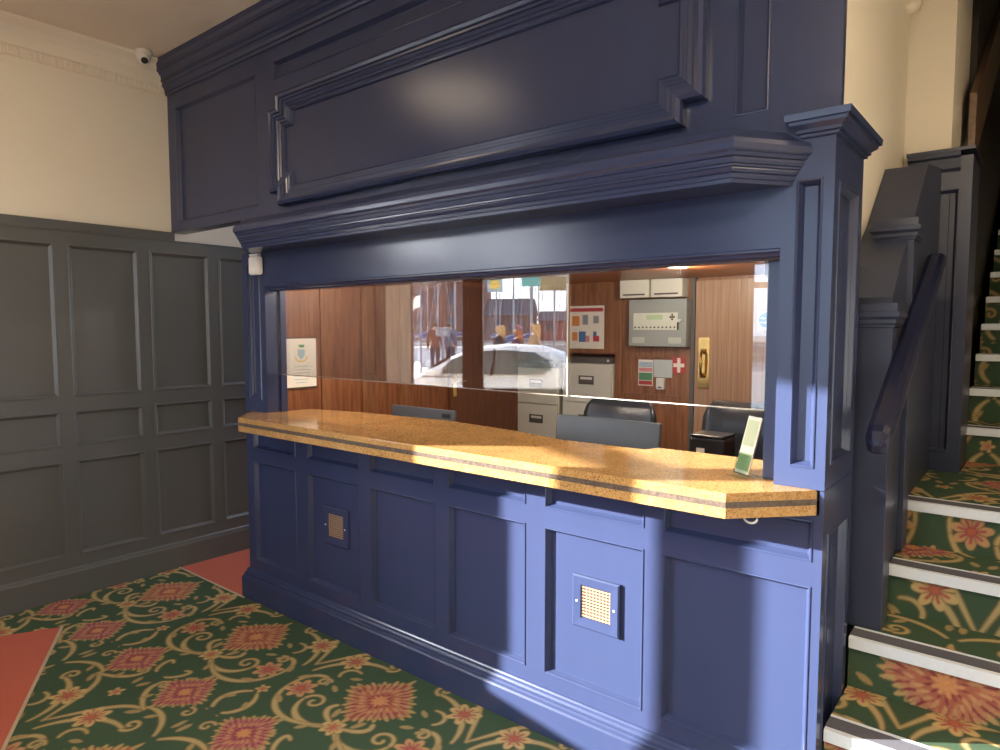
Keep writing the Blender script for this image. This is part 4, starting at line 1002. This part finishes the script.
# ---- cars
def car_make(paint, label, s, w, flip=False):
    t = thing('car', label, 'car', tuple(fpt(s, w, -0.14)), math.atan2(fu.y, fu.x)+(PI if flip else 0))
    def part(nm, bm, m_, sm=True): return child(obj(nm, bm, m_, None, smooth=sm), t)
    GL = mat('car glass', (0.05, 0.07, 0.07, 1), rough=0.05, noise=0.02); TY_ = BLACKP
    # stations along the length: x, sill z, belt z, half width
    st_ = [(-2.02, 0.38, 0.62, 0.55), (-1.98, 0.28, 0.70, 0.72), (-1.75, 0.20, 0.78, 0.82), (-1.3, 0.18, 0.86, 0.86), (-0.85, 0.18, 0.92, 0.87), (0.0, 0.18, 0.93, 0.87), (0.9, 0.18, 0.95, 0.87), (1.4, 0.20, 0.96, 0.86), (1.8, 0.25, 0.94, 0.80), (1.95, 0.33, 0.86, 0.70), (2.0, 0.42, 0.70, 0.6)]
    bm = B(); rows = []
    for x, a, b, h in st_:
        q = [(-h*0.86, a), (-h, a+(b-a)*0.3), (-h, a+(b-a)*0.65), (-h*0.95, b-0.04), (-h*0.82, b), (0, b+0.03), (h*0.82, b), (h*0.95, b-0.04), (h, a+(b-a)*0.65), (h, a+(b-a)*0.3), (h*0.86, a)]
        rows.append([bm.verts.new((x, y, z)) for y, z in q])
    for i in range(len(rows)-1):
        for k in range(len(rows[0])): bm.faces.new([rows[i][k], rows[i][(k+1) % 11], rows[i+1][(k+1) % 11], rows[i+1][k]])
    bm.faces.new(rows[0]); bm.faces.new(rows[-1]); part('body', bm, paint)
    # cabin
    cab = [(-0.95, 0.93, 0.93, 0.80, 0.78), (-0.45, 0.92, 1.24, 0.81, 0.68), (-0.05, 0.92, 1.40, 0.81, 0.62), (0.5, 0.92, 1.45, 0.81, 0.61), (1.1, 0.93, 1.42, 0.80, 0.60), (1.55, 0.94, 1.28, 0.78, 0.60), (1.86, 0.93, 0.95, 0.74, 0.70)]
    bm = B(); rows = []
    for x, b, tp, hb, ht in cab:
        q = [(-hb, b), (-(hb*0.45+ht*0.55), b+(tp-b)*0.62), (-ht, tp-0.05*(tp > 1)), (-ht*0.75, tp), (0, tp+0.02), (ht*0.75, tp), (ht, tp-0.05*(tp > 1)), ((hb*0.45+ht*0.55), b+(tp-b)*0.62), (hb, b)]
        rows.append([bm.verts.new((x, y, z)) for y, z in q])
    for i in range(len(rows)-1):
        for k in range(8): bm.faces.new([rows[i][k], rows[i][k+1], rows[i+1][k+1], rows[i+1][k]])
    part('roof', bm, paint)
    for sy in (-1, 1):
        poly = [(-0.62, 0.97), (-0.38, 1.20), (-0.02, 1.345), (0.55, 1.375), (1.05, 1.335), (1.30, 1.22), (1.36, 1.08), (1.20, 0.98)]
        bm = B()
        def side(u, v, b):
            f = (v-0.93)/(1.42-0.93); return Vector((u, sy*(0.812-0.17*f*f-0.03*f+b), v))
        a = [bm.verts.new(side(u, v, 0.012)) for u, v in poly]; bm.faces.new(a)
        part('side_window', bm, GL, False)
        bm = B(); tube(bm, [(0.34, sy*0.826, 0.95), (0.36, sy*0.80, 1.15), (0.37, sy*0.70, 1.38)], 0.022, 6); part('pillar_trim', bm, BLACKP)
        part('door_mirror', bx(-0.62, -0.48, sy*0.98-0.08, sy*0.98+0.08, 0.93, 1.05, bevel=0.03), paint)
    bm = B(); v = [bm.verts.new(p) for p in ((-0.90, -0.66, 0.97), (-0.46, -0.60, 1.235), (-0.46, 0.60, 1.235), (-0.90, 0.66, 0.97))]
    for q in v: q.co.z += 0.02; q.co.x -= 0.015
    bm.faces.new(v); part('windscreen', bm, GL, False)
    for x in (-1.28, 1.28):
        for sy in (-1, 1):
            M_ = Matrix.Translation((x, sy*0.78, 0.31)) @ Matrix.Rotation(PI/2, 4, 'X')
            wl_ = part('wheel', lathe(B(), [(0.20, -0.10), (0.30, -0.10), (0.315, -0.07), (0.315, 0.07), (0.30, 0.10), (0.20, 0.10)], 26, M_), BLACKP)
            h_ = obj('hub_cap', lathe(B(), [(0.19, -0.103), (0.2, -0.09), (0.2, 0.09), (0.19, 0.103), (0.05, 0.108)], 22, M_), ALU); child(h_, wl_)
    for sy in (-1, 1):
        part('headlamp', bx(-1.985, -1.80, sy*0.58-0.12, sy*0.58+0.12, 0.60, 0.715, bevel=0.03), GEDGE)
        part('tail_lamp', bx(1.86, 1.975, sy*0.60-0.09, sy*0.60+0.09, 0.60, 0.84, bevel=0.03), RED)
    part('number_plate', bx(-2.035, -2.015, -0.24, 0.24, 0.40, 0.50), PAPER)
    return t
car_make(mat('white car paint', (0.80, 0.78, 0.74, 1), rough=0.2, noise=0.01), 'white hatchback car parked outside, mirrored in the counter glass', -0.75, 6.05)
car_make(mat('blue car paint', (0.08, 0.14, 0.28, 1), rough=0.2, noise=0.02), 'blue car ahead of the white one, at the mirrored street left edge', -4.9, 6.0)

# ---- people
SKIN = mat('skin', (0.55, 0.33, 0.23, 1), rough=0.6, noise=0.05)
def skinned(chains, levels=2):
    """chains: list of [(x,y,z,r)...]; joints shared by position"""
    bm = B(); lay = bm.verts.layers.skin.verify(); seen = {}
    for ch in chains:
        prev = None
        for x, y, z, r in ch:
            k = (round(x, 4), round(y, 4), round(z, 4))
            if k not in seen:
                v = bm.verts.new((x, y, z)); v[lay].radius = (r, r); v[lay].use_root = (len(seen) == 0); seen[k] = v
            v = seen[k]
            if prev is not None and prev is not v and not any(e.other_vert(v) is prev for e in v.link_edges): bm.edges.new((prev, v))
            prev = v
    me = bpy.data.meshes.new('tmp'); bm.to_mesh(me); bm.free(); o = bpy.data.objects.new('tmp', me); COL.objects.link(o)
    o.modifiers.new('s', 'SKIN'); sm = o.modifiers.new('d', 'SUBSURF'); sm.levels = levels; sm.render_levels = levels
    dg = bpy.context.evaluated_depsgraph_get(); m2 = bpy.data.meshes.new_from_object(o.evaluated_get(dg))
    bpy.data.objects.remove(o)
    for p in m2.polygons: p.use_smooth = True
    return m2
def person(label, x, y, z, rz, h, coat, trousers, hair, long_hair=True, stride=0.18, turn=0.0, hat=None):
    t = thing('person', label, 'person', (x, y, z), rz, 'people outside on the quay'); k = h/1.72
    def put(nm, me, m_):
        me.materials.clear(); me.materials.append(m_); me.transform(Matrix.Scale(k, 4)); o = bpy.data.objects.new(nm, me); COL.objects.link(o); return child(o, t)
    sw_ = stride
    legs = [[(0, 0, 0.93, .13), (0, s*0.09, 0.88, .095), (s*sw_*0.45+0.02, s*0.095, 0.49, .06), (s*sw_-0.03, s*0.095, 0.09, .042), (s*sw_+0.01, s*0.095, 0.045, .042), (s*sw_+0.16, s*0.10, 0.03, .03)] for s in (-1, 1)]
    arms = [[(0, 0, 1.34, .13), (0, s*0.17, 1.36, .062), (-s*sw_*0.25, s*0.235, 1.10, .045), (-s*sw_*0.6+0.06, s*0.235, 0.86, .034), (-s*sw_*0.6+0.085, s*0.232, 0.79, .034)] for s in (-1, 1)]
    spine = [(0, 0, 0.93, .13), (0.0, 0, 1.12, .125), (0, 0, 1.34, .13), (0.0, 0, 1.46, .055), (0.015, 0, 1.52, .052), (0.02, 0, 1.585, .088), (0.025, 0, 1.655, .075)]
    fing = []
    for s in (-1, 1):
        hx, hy, hz = -s*sw_*0.6+0.085, s*0.232, 0.79
        for q, L in ((-0.024, 0.075), (-0.008, 0.085), (0.008, 0.08), (0.022, 0.062)):
            fing.append([(hx, hy, hz, .034), (hx+q, hy, hz-0.04, .009), (hx+q+0.006, hy-s*0.006, hz-0.04-L*0.55, .008), (hx+q+0.004, hy-s*0.018, hz-0.04-L, .007)])
        fing.append([(hx, hy, hz, .034), (hx+0.035, hy-s*0.012, hz-0.01, .010), (hx+0.045, hy-s*0.02, hz-0.05, .008)])
    nose = [[(0.02, 0, 1.585, .088), (0.108, 0, 1.572, .014)]]
    put('body', skinned([spine]+legs+arms+fing+nose), SKIN)
    put('trousers', skinned([[(0, 0, 0.93, .145), (0, 0, 1.02, .14)]]+[[(a, b, c, r+0.018) if i > 0 else (a, b, c, .145) for i, (a, b, c, r) in enumerate(l[:4])] for l in legs]), trousers)
    put('coat', skinned([[(0, 0, 0.78, .165), (0, 0, 0.95, .165), (0.0, 0, 1.12, .15), (0, 0, 1.34, .155), (0, 0, 1.45, .085)]]+[[(0, 0, 1.34, .155)]+[(a, b, c, r+0.022) for a, b, c, r in l[1:4]] for l in arms]), coat)
    for l in legs:
        a, b, c, r = l[4]; put('shoe', skinned([[(a-0.05, b, 0.045, .045), (a+0.05, b, 0.042, .046), (a+0.15, b, 0.034, .036)]], 1), BLACKP)
    hc = [(-0.01, 0, 1.64, .098), (-0.03, 0, 1.58, .10)]
    hc += [(-0.06, 0, 1.50, .085), (-0.07, 0, 1.40, .07), (-0.08, 0, 1.32, .045)] if long_hair else [(-0.045, 0, 1.53, .07)]
    put('hair', skinned([hc]), hair)
    for s in (-1, 1):
        r = B(); bmesh.ops.create_uvsphere(r, u_segments=8, v_segments=6, radius=0.011)
        for v in r.verts: v.co += Vector((0.098, s*0.03, 1.605))
        me = bpy.data.meshes.new('eye'); r.to_mesh(me); r.free(); put('eye', me, DARKI)
        put('ear', skinned([[(0.015, s*0.080, 1.565, .012), (0.005, s*0.092, 1.59, .016), (0.01, s*0.088, 1.615, .012)]], 1), SKIN)
    me = bpy.data.meshes.new('mouth'); r = bx(0.088, 0.102, -0.022, 0.022, 1.533, 1.543, bevel=0.003); r.to_mesh(me); r.free(); put('mouth', me, PINK)
    if hat: put('hat', skinned([[(-0.02, 0, 1.66, .10), (-0.02, 0, 1.71, .085), (-0.02, 0, 1.745, .03)]]), hat)
    return t
BLOND = flat('blond hair', (0.60, 0.36, 0.14, 1)); AUB = flat('auburn hair', (0.45, 0.15, 0.07, 1)); DARKH = flat('dark hair', (0.05, 0.03, 0.02, 1))
BCO = flat('black coat', (0.02, 0.02, 0.025, 1)); PCO = flat('plum coat', (0.10, 0.03, 0.06, 1)); TCO = flat('tan coat', (0.46, 0.30, 0.15, 1)); RCO = flat('rust coat', (0.15, 0.05, 0.03, 1)); GCO = flat('grey blue coat', (0.10, 0.13, 0.18, 1))
JEAN = flat('dark denim', (0.03, 0.04, 0.07, 1))
WA = math.atan2(-fu.y, -fu.x)
person('person with long blond hair in a black coat, first of the three mirrored walkers', -9.15, -6.90, 0.0, WA, 1.74, BCO, JEAN, BLOND)
person('person with auburn hair and pink hat in a plum coat, middle of three mirrored walkers', -8.85, -7.14, 0.0, WA+0.1, 1.66, PCO, JEAN, AUB, hat=PINK)
person('person with long blond hair in a tan coat, last of the three mirrored walkers', -8.57, -7.38, 0.0, WA-0.05, 1.78, TCO, JEAN, BLOND)
person('person with dark hair in a rust coat standing behind the mirrored sign board', -17.66, -13.58, 0.0, WA+1.2, 1.88, RCO, JEAN, DARKH, long_hair=False, stride=0.05)
person('person with dark hair in a grey blue coat standing behind the mirrored sign board', -17.22, -13.92, 0.0, WA+2.0, 1.88, GCO, JEAN, DARKH, long_hair=False, stride=0.04)

# ---- sign board, banners, flag, railing
sb = thing('sign_board', 'grey sign board on a post on the quay, mirrored in front of two people', 'sign', (-11.14, -7.21, 0.0))
dq = Vector((0.78, -0.62, 0))
def qbox(bm, c, hw, z0, z1, th): return box(bm, -hw, hw, -th, th, z0, z1, mtx=Matrix(((dq.x, -dq.y, 0, c[0]), (dq.y, dq.x, 0, c[1]), (0, 0, 1, 0), (0, 0, 0, 1))))
obj('board', qbox(B(), (-11.14, -7.21), 0.17, 1.41, 1.63, 0.012), GREYI, sb)
obj('post', tube(B(), [(-11.155, -7.235, 0.0), (-11.155, -7.235, 1.62)], 0.035, 10), GREYI, sb)
def banner(x, y, z0, z1, hw, m_, label, emblem=None, base=0.0):
    t = thing('banner', label, 'banner', (x, y, base), 0, 'banners on poles by the harbour')
    obj('pole', tube(B(), [(x+0.02, y-0.03, base), (x+0.02, y-0.03, z1+0.1)], 0.022, 8), GREYI, t)
    o = obj('cloth', qbox(B(), (x, y), hw, z0, z1, 0.006), m_, t)
    if emblem:
        M_ = Matrix.Translation((x, y, (z0+z1)/2)) @ Matrix(((dq.x, 0, dq.y, 0), (dq.y, 0, -dq.x, 0), (0, 1, 0, 0), (0, 0, 0, 1)))
        obj('emblem', lathe(B(), [(hw*0.7, -0.012), (hw*0.7, 0.012)], 26, M_), emblem, o)
banner(-10.87, -8.83, 2.52, 2.90, 0.19, SKYI, 'grey banner with a yellow disc on a pole, mirrored beside the timber post', YELL)
banner(-10.17, -9.41, 2.66, 2.95, 0.23, TEAL, 'teal banner on a pole mirrored above the walkers')
bn = flat('brown green banner cloth', (0.30, 0.24, 0.12, 1))
banner(-8.87, -8.51, 2.47, 2.80, 0.30, bn, 'brown and green picture banner on a pole mirrored above the white car')
fl = thing('flag', 'white flag flying from a tall pole by the boats', 'flag', (-17.37, -12.57, 0.0))
obj('pole', tube(B(), [(-17.37, -12.57, 0), (-17.37, -12.57, 2.9)], 0.03, 8), GREYI, fl)
bm = B(); g = [[bm.verts.new((-17.37-0.36*u, -12.57+0.28*u+0.04*math.sin(6*u), 2.80-0.42*v-0.30*u*(1-0.3*v))) for v in (0, .5, 1)] for u in np.linspace(0, 1, 9)]
for i in range(8):
    for j in range(2): bm.faces.new([g[i][j], g[i+1][j], g[i+1][j+1], g[i][j+1]])
r_ = bmesh.ops.solidify(bm, geom=list(bm.faces), thickness=0.01); obj('cloth', bm, PAPER, fl)
rl = thing('railing', 'white quayside railing between the walkers and the boats', 'railing', tuple(fpt(-5, 19.5)))
bm = B()
for z in (0.35, 0.68, 1.0):
    fbox(bm, -30, 25, 19.47, 19.53, z-0.025, z+0.025)
obj('rails', bm, WHITE, rl)
for k in range(37): obj('post', tube(B(), [tuple(fpt(-30+1.52*k, 19.5)), tuple(fpt(-30+1.52*k, 19.5, 1.02))], 0.035, 8), WHITE, rl)

# ---- sailing boats
HULLW = mat('white hull', (0.72, 0.72, 0.70, 1), rough=0.3, noise=0.05); MASTM = mat('grey mast', (0.35, 0.36, 0.38, 1), rough=0.35, metal=0.3, noise=0.05); SAILC = mat('blue sail cover', (0.05, 0.09, 0.22, 1), rough=0.8, noise=0.1)
def boat_make(x, y, rz, label):
    t = thing('sailing_boat', label, 'boat', (x, y, -1.55), rz, 'moored sailing boats')
    bm = B(); rows = []
    for u in np.linspace(0, 1, 13):
        wdt = 1.35*math.sin(PI*min(1, 0.28+0.72*u*1.0))**0.7 if u < 0.98 else 0.04
        zt = 1.0+0.45*abs(u-0.35)**1.5; X_ = -4.2+8.6*u
        rows.append([bm.verts.new((X_, yy*wdt, zz)) for yy, zz in ((-1, zt), (-0.92, 0.45), (-0.55, -0.1), (0, -0.3), (0.55, -0.1), (0.92, 0.45), (1, zt))])
    for i in range(12):
        for k in range(6): bm.faces.new([rows[i][k], rows[i][k+1], rows[i+1][k+1], rows[i+1][k]])
        bm.faces.new([rows[i][0], rows[i+1][0], rows[i+1][6], rows[i][6]])
    bm.faces.new(rows[0]); bm.faces.new(rows[-1])
    child(obj('hull', bm, HULLW, smooth=False), t)
    child(obj('cabin', bx(-1.8, 1.6, -0.75, 0.75, 1.0, 1.62, bevel=0.12), HULLW), t)
    child(obj('mast', tube(B(), [(0.7, 0, 1.3), (0.7, 0, 12.0)], [0.055, 0.035], 8), MASTM), t)
    child(obj('boom', tube(B(), [(0.7, 0, 2.5), (-3.2, 0, 2.45)], 0.05, 8), MASTM), t)
    child(obj('furled_sail', tube(B(), [(0.5, 0, 2.72), (-1.0, 0, 2.68), (-3.0, 0, 2.56)], [0.17, 0.14, 0.06], 8), SAILC), t)
    bm = B()
    for a, b in (((0.7, 0, 11.8), (4.2, 0, 1.5)), ((0.7, 0, 11.8), (-4.1, 0, 1.3)), ((0.7, 0, 11.6), (0.5, 1.25, 1.2)), ((0.7, 0, 11.6), (0.5, -1.25, 1.2))): tube(bm, [a, b], 0.012, 5)
    child(obj('rigging', bm, MASTM), t)
    return t
b0 = None; ba = math.atan2(fn.y, fn.x)
ords = ['first', 'second', 'third', 'fourth', 'fifth', 'sixth']
for row, (w_, ss) in enumerate(((26.0, (-10.2, -7.1, -4.0, -0.9)), (37.0, (-14.6, -11.4, -8.2, -5.0, -1.8)), (48.5, (-19, -15.8, -12.6, -9.4, -6.2, -3.0)))):
    for k, s_ in enumerate(ss):
        p = fpt(s_, w_+0.5*math.sin(7*s_)); lb = 'moored white sailing boat, %s from the flag end of the mirrored %s row' % (ords[k], ('near', 'middle', 'far')[row])
        if b0 is None: b0 = boat_make(p.x, p.y, ba+0.03, lb)
        else: dup(b0, (p.x, p.y, -1.55), ba+0.03*math.sin(5*s_), lb)

# ---- buildings across the harbour
BRICK = mat('brown brick', (0.24, 0.13, 0.095, 1), rough=0.9, noise=0.25, nscale=1.2); SLATE = mat('slate roof', (0.12, 0.11, 0.11, 1), rough=0.8, noise=0.2, nscale=2); WINM = mat('far window', (0.06, 0.07, 0.08, 1), rough=0.2, noise=0.1)
def building(name, label, s0, s1, w0, w1, h, roof, nwin, nrow, m_=BRICK):
    c = fpt((s0+s1)/2, w0); t = thing(name, label, 'building', tuple(c))
    obj('walls', fbox(B(), s0, s1, w0, w1, 0, h), m_, t)
    bm = B(); M_ = Matrix(((fu.x, fn.x, 0, F0.x), (fu.y, fn.y, 0, F0.y), (0, 0, 1, 0), (0, 0, 0, 1)))
    prism(bm, [(w0-0.4, h), (w1+0.4, h), ((w0+w1)/2, h+roof)], lambda u, v, b: M_ @ Vector((b, u, v)), s0-0.3, s1+0.3)
    rf = obj('roof', bm, SLATE, t)
    for k in ((0.2, 0.5, 0.8) if s1-s0 > 20 else ()): obj('chimney', fbox(B(), s0+(s1-s0)*k-0.5, s0+(s1-s0)*k+0.5, (w0+w1)/2-0.4, (w0+w1)/2+0.4, h+roof*0.7, h+roof+1.2), BRICK, rf)
    dw = (s1-s0)/nwin
    for i in range(nwin):
        for j in range(nrow):
            sx = s0+dw*(i+0.5); zz = 1.3+j*(h-0.8)/nrow
            obj('window', fbox(B(), sx-dw*0.2, sx+dw*0.2, w0-0.05, w0+0.1, zz, zz+(h-0.8)/nrow*0.55), WINM, t)
building('terraced_building', 'long brown brick terrace across the harbour behind the mirrored boats', -66, -19.2, 80, 90, 7.6, 3.2, 22, 2)
building('gabled_building', 'dark brick gabled warehouse behind the mirrored walkers', -18.0, -12.2, 80, 88, 3.3, 2.3, 4, 1)
building('low_shed', 'low red brick shed at the far right of the mirrored harbour', -11.0, 14, 82, 88, 2.6, 1.3, 9, 1, mat('red brick', (0.35, 0.12, 0.09, 1), rough=0.9, noise=0.2, nscale=1.5))

# ================================================================== LIGHT
sd = Vector((1.38, 1.0, -0.50)).normalized()
sl_ = bpy.data.lights.new('sun', 'SUN'); sl_.energy = SUN; sl_.angle = math.radians(0.6); sl_.color = (1.0, 0.96, 0.90)
so_ = bpy.data.objects.new('sun', sl_); COL.objects.link(so_); so_.rotation_euler = sd.to_track_quat('-Z', 'Y').to_euler()
wd = bpy.data.worlds.new('sky'); S.world = wd; wd.use_nodes = True; nt = wd.node_tree; nt.nodes.clear()
tc = nt.nodes.new('ShaderNodeTexCoord'); sp = nt.nodes.new('ShaderNodeSeparateXYZ'); nt.links.new(tc.outputs['Generated'], sp.inputs[0])
rp = nt.nodes.new('ShaderNodeValToRGB'); e = rp.color_ramp.elements
e[0].position = 0.0; e[0].color = (0.96, 0.97, 1.0, 1); e[1].position = 0.75; e[1].color = (0.20, 0.32, 0.62, 1)
q = e.new(0.22); q.color = (0.62, 0.74, 0.95, 1)
nt.links.new(sp.outputs['Z'], rp.inputs['Fac'])
no_ = nt.nodes.new('ShaderNodeTexNoise'); no_.inputs['Scale'].default_value = 3.2; no_.inputs['Detail'].default_value = 5; nt.links.new(tc.outputs['Generated'], no_.inputs['Vector'])
cr_ = nt.nodes.new('ShaderNodeValToRGB'); cr_.color_ramp.elements[0].position = 0.48; cr_.color_ramp.elements[1].position = 0.66
nt.links.new(no_.outputs['Fac'], cr_.inputs['Fac'])
mx = nt.nodes.new('ShaderNodeMixRGB'); mx.inputs['Color2'].default_value = (0.85, 0.87, 0.88, 1); nt.links.new(cr_.outputs['Color'], mx.inputs['Fac']); nt.links.new(rp.outputs['Color'], mx.inputs['Color1'])
bg = nt.nodes.new('ShaderNodeBackground'); bg.inputs['Strength'].default_value = SKY
dt = nt.nodes.new('ShaderNodeVectorMath'); dt.operation = 'DOT_PRODUCT'; nt.links.new(tc.outputs['Generated'], dt.inputs[0]); dt.inputs[1].default_value = tuple(-sd)
gl = nt.nodes.new('ShaderNodeMapRange'); gl.interpolation_type = 'SMOOTHSTEP'; gl.inputs['From Min'].default_value = math.cos(math.radians(22)); gl.inputs['From Max'].default_value = 1.0; gl.inputs['To Min'].default_value = 0; gl.inputs['To Max'].default_value = GLOW
nt.links.new(dt.outputs['Value'], gl.inputs['Value'])
sc = nt.nodes.new('ShaderNodeVectorMath'); sc.operation = 'SCALE'; sc.inputs[0].default_value = (0.94, 0.97, 1.0); nt.links.new(gl.outputs['Result'], sc.inputs['Scale'])
ad = nt.nodes.new('ShaderNodeVectorMath'); ad.operation = 'ADD'; nt.links.new(mx.outputs['Color'], ad.inputs[0]); nt.links.new(sc.outputs['Vector'], ad.inputs[1]); nt.links.new(ad.outputs['Vector'], bg.inputs['Color'])
ow = nt.nodes.new('ShaderNodeOutputWorld'); nt.links.new(bg.outputs[0], ow.inputs[0])

S.view_settings.view_transform = 'Standard'; S.view_settings.look = 'None'; S.view_settings.gamma = 1.0
S.view_settings.use_curve_mapping = False; S.view_settings.exposure = EXPO
S.cycles.max_bounces = 10; S.cycles.diffuse_bounces = 6; S.cycles.glossy_bounces = 6; S.cycles.transparent_max_bounces = 24
S.cycles.sample_clamp_indirect = 8.0; S.cycles.caustics_reflective = False; S.cycles.caustics_refractive = False
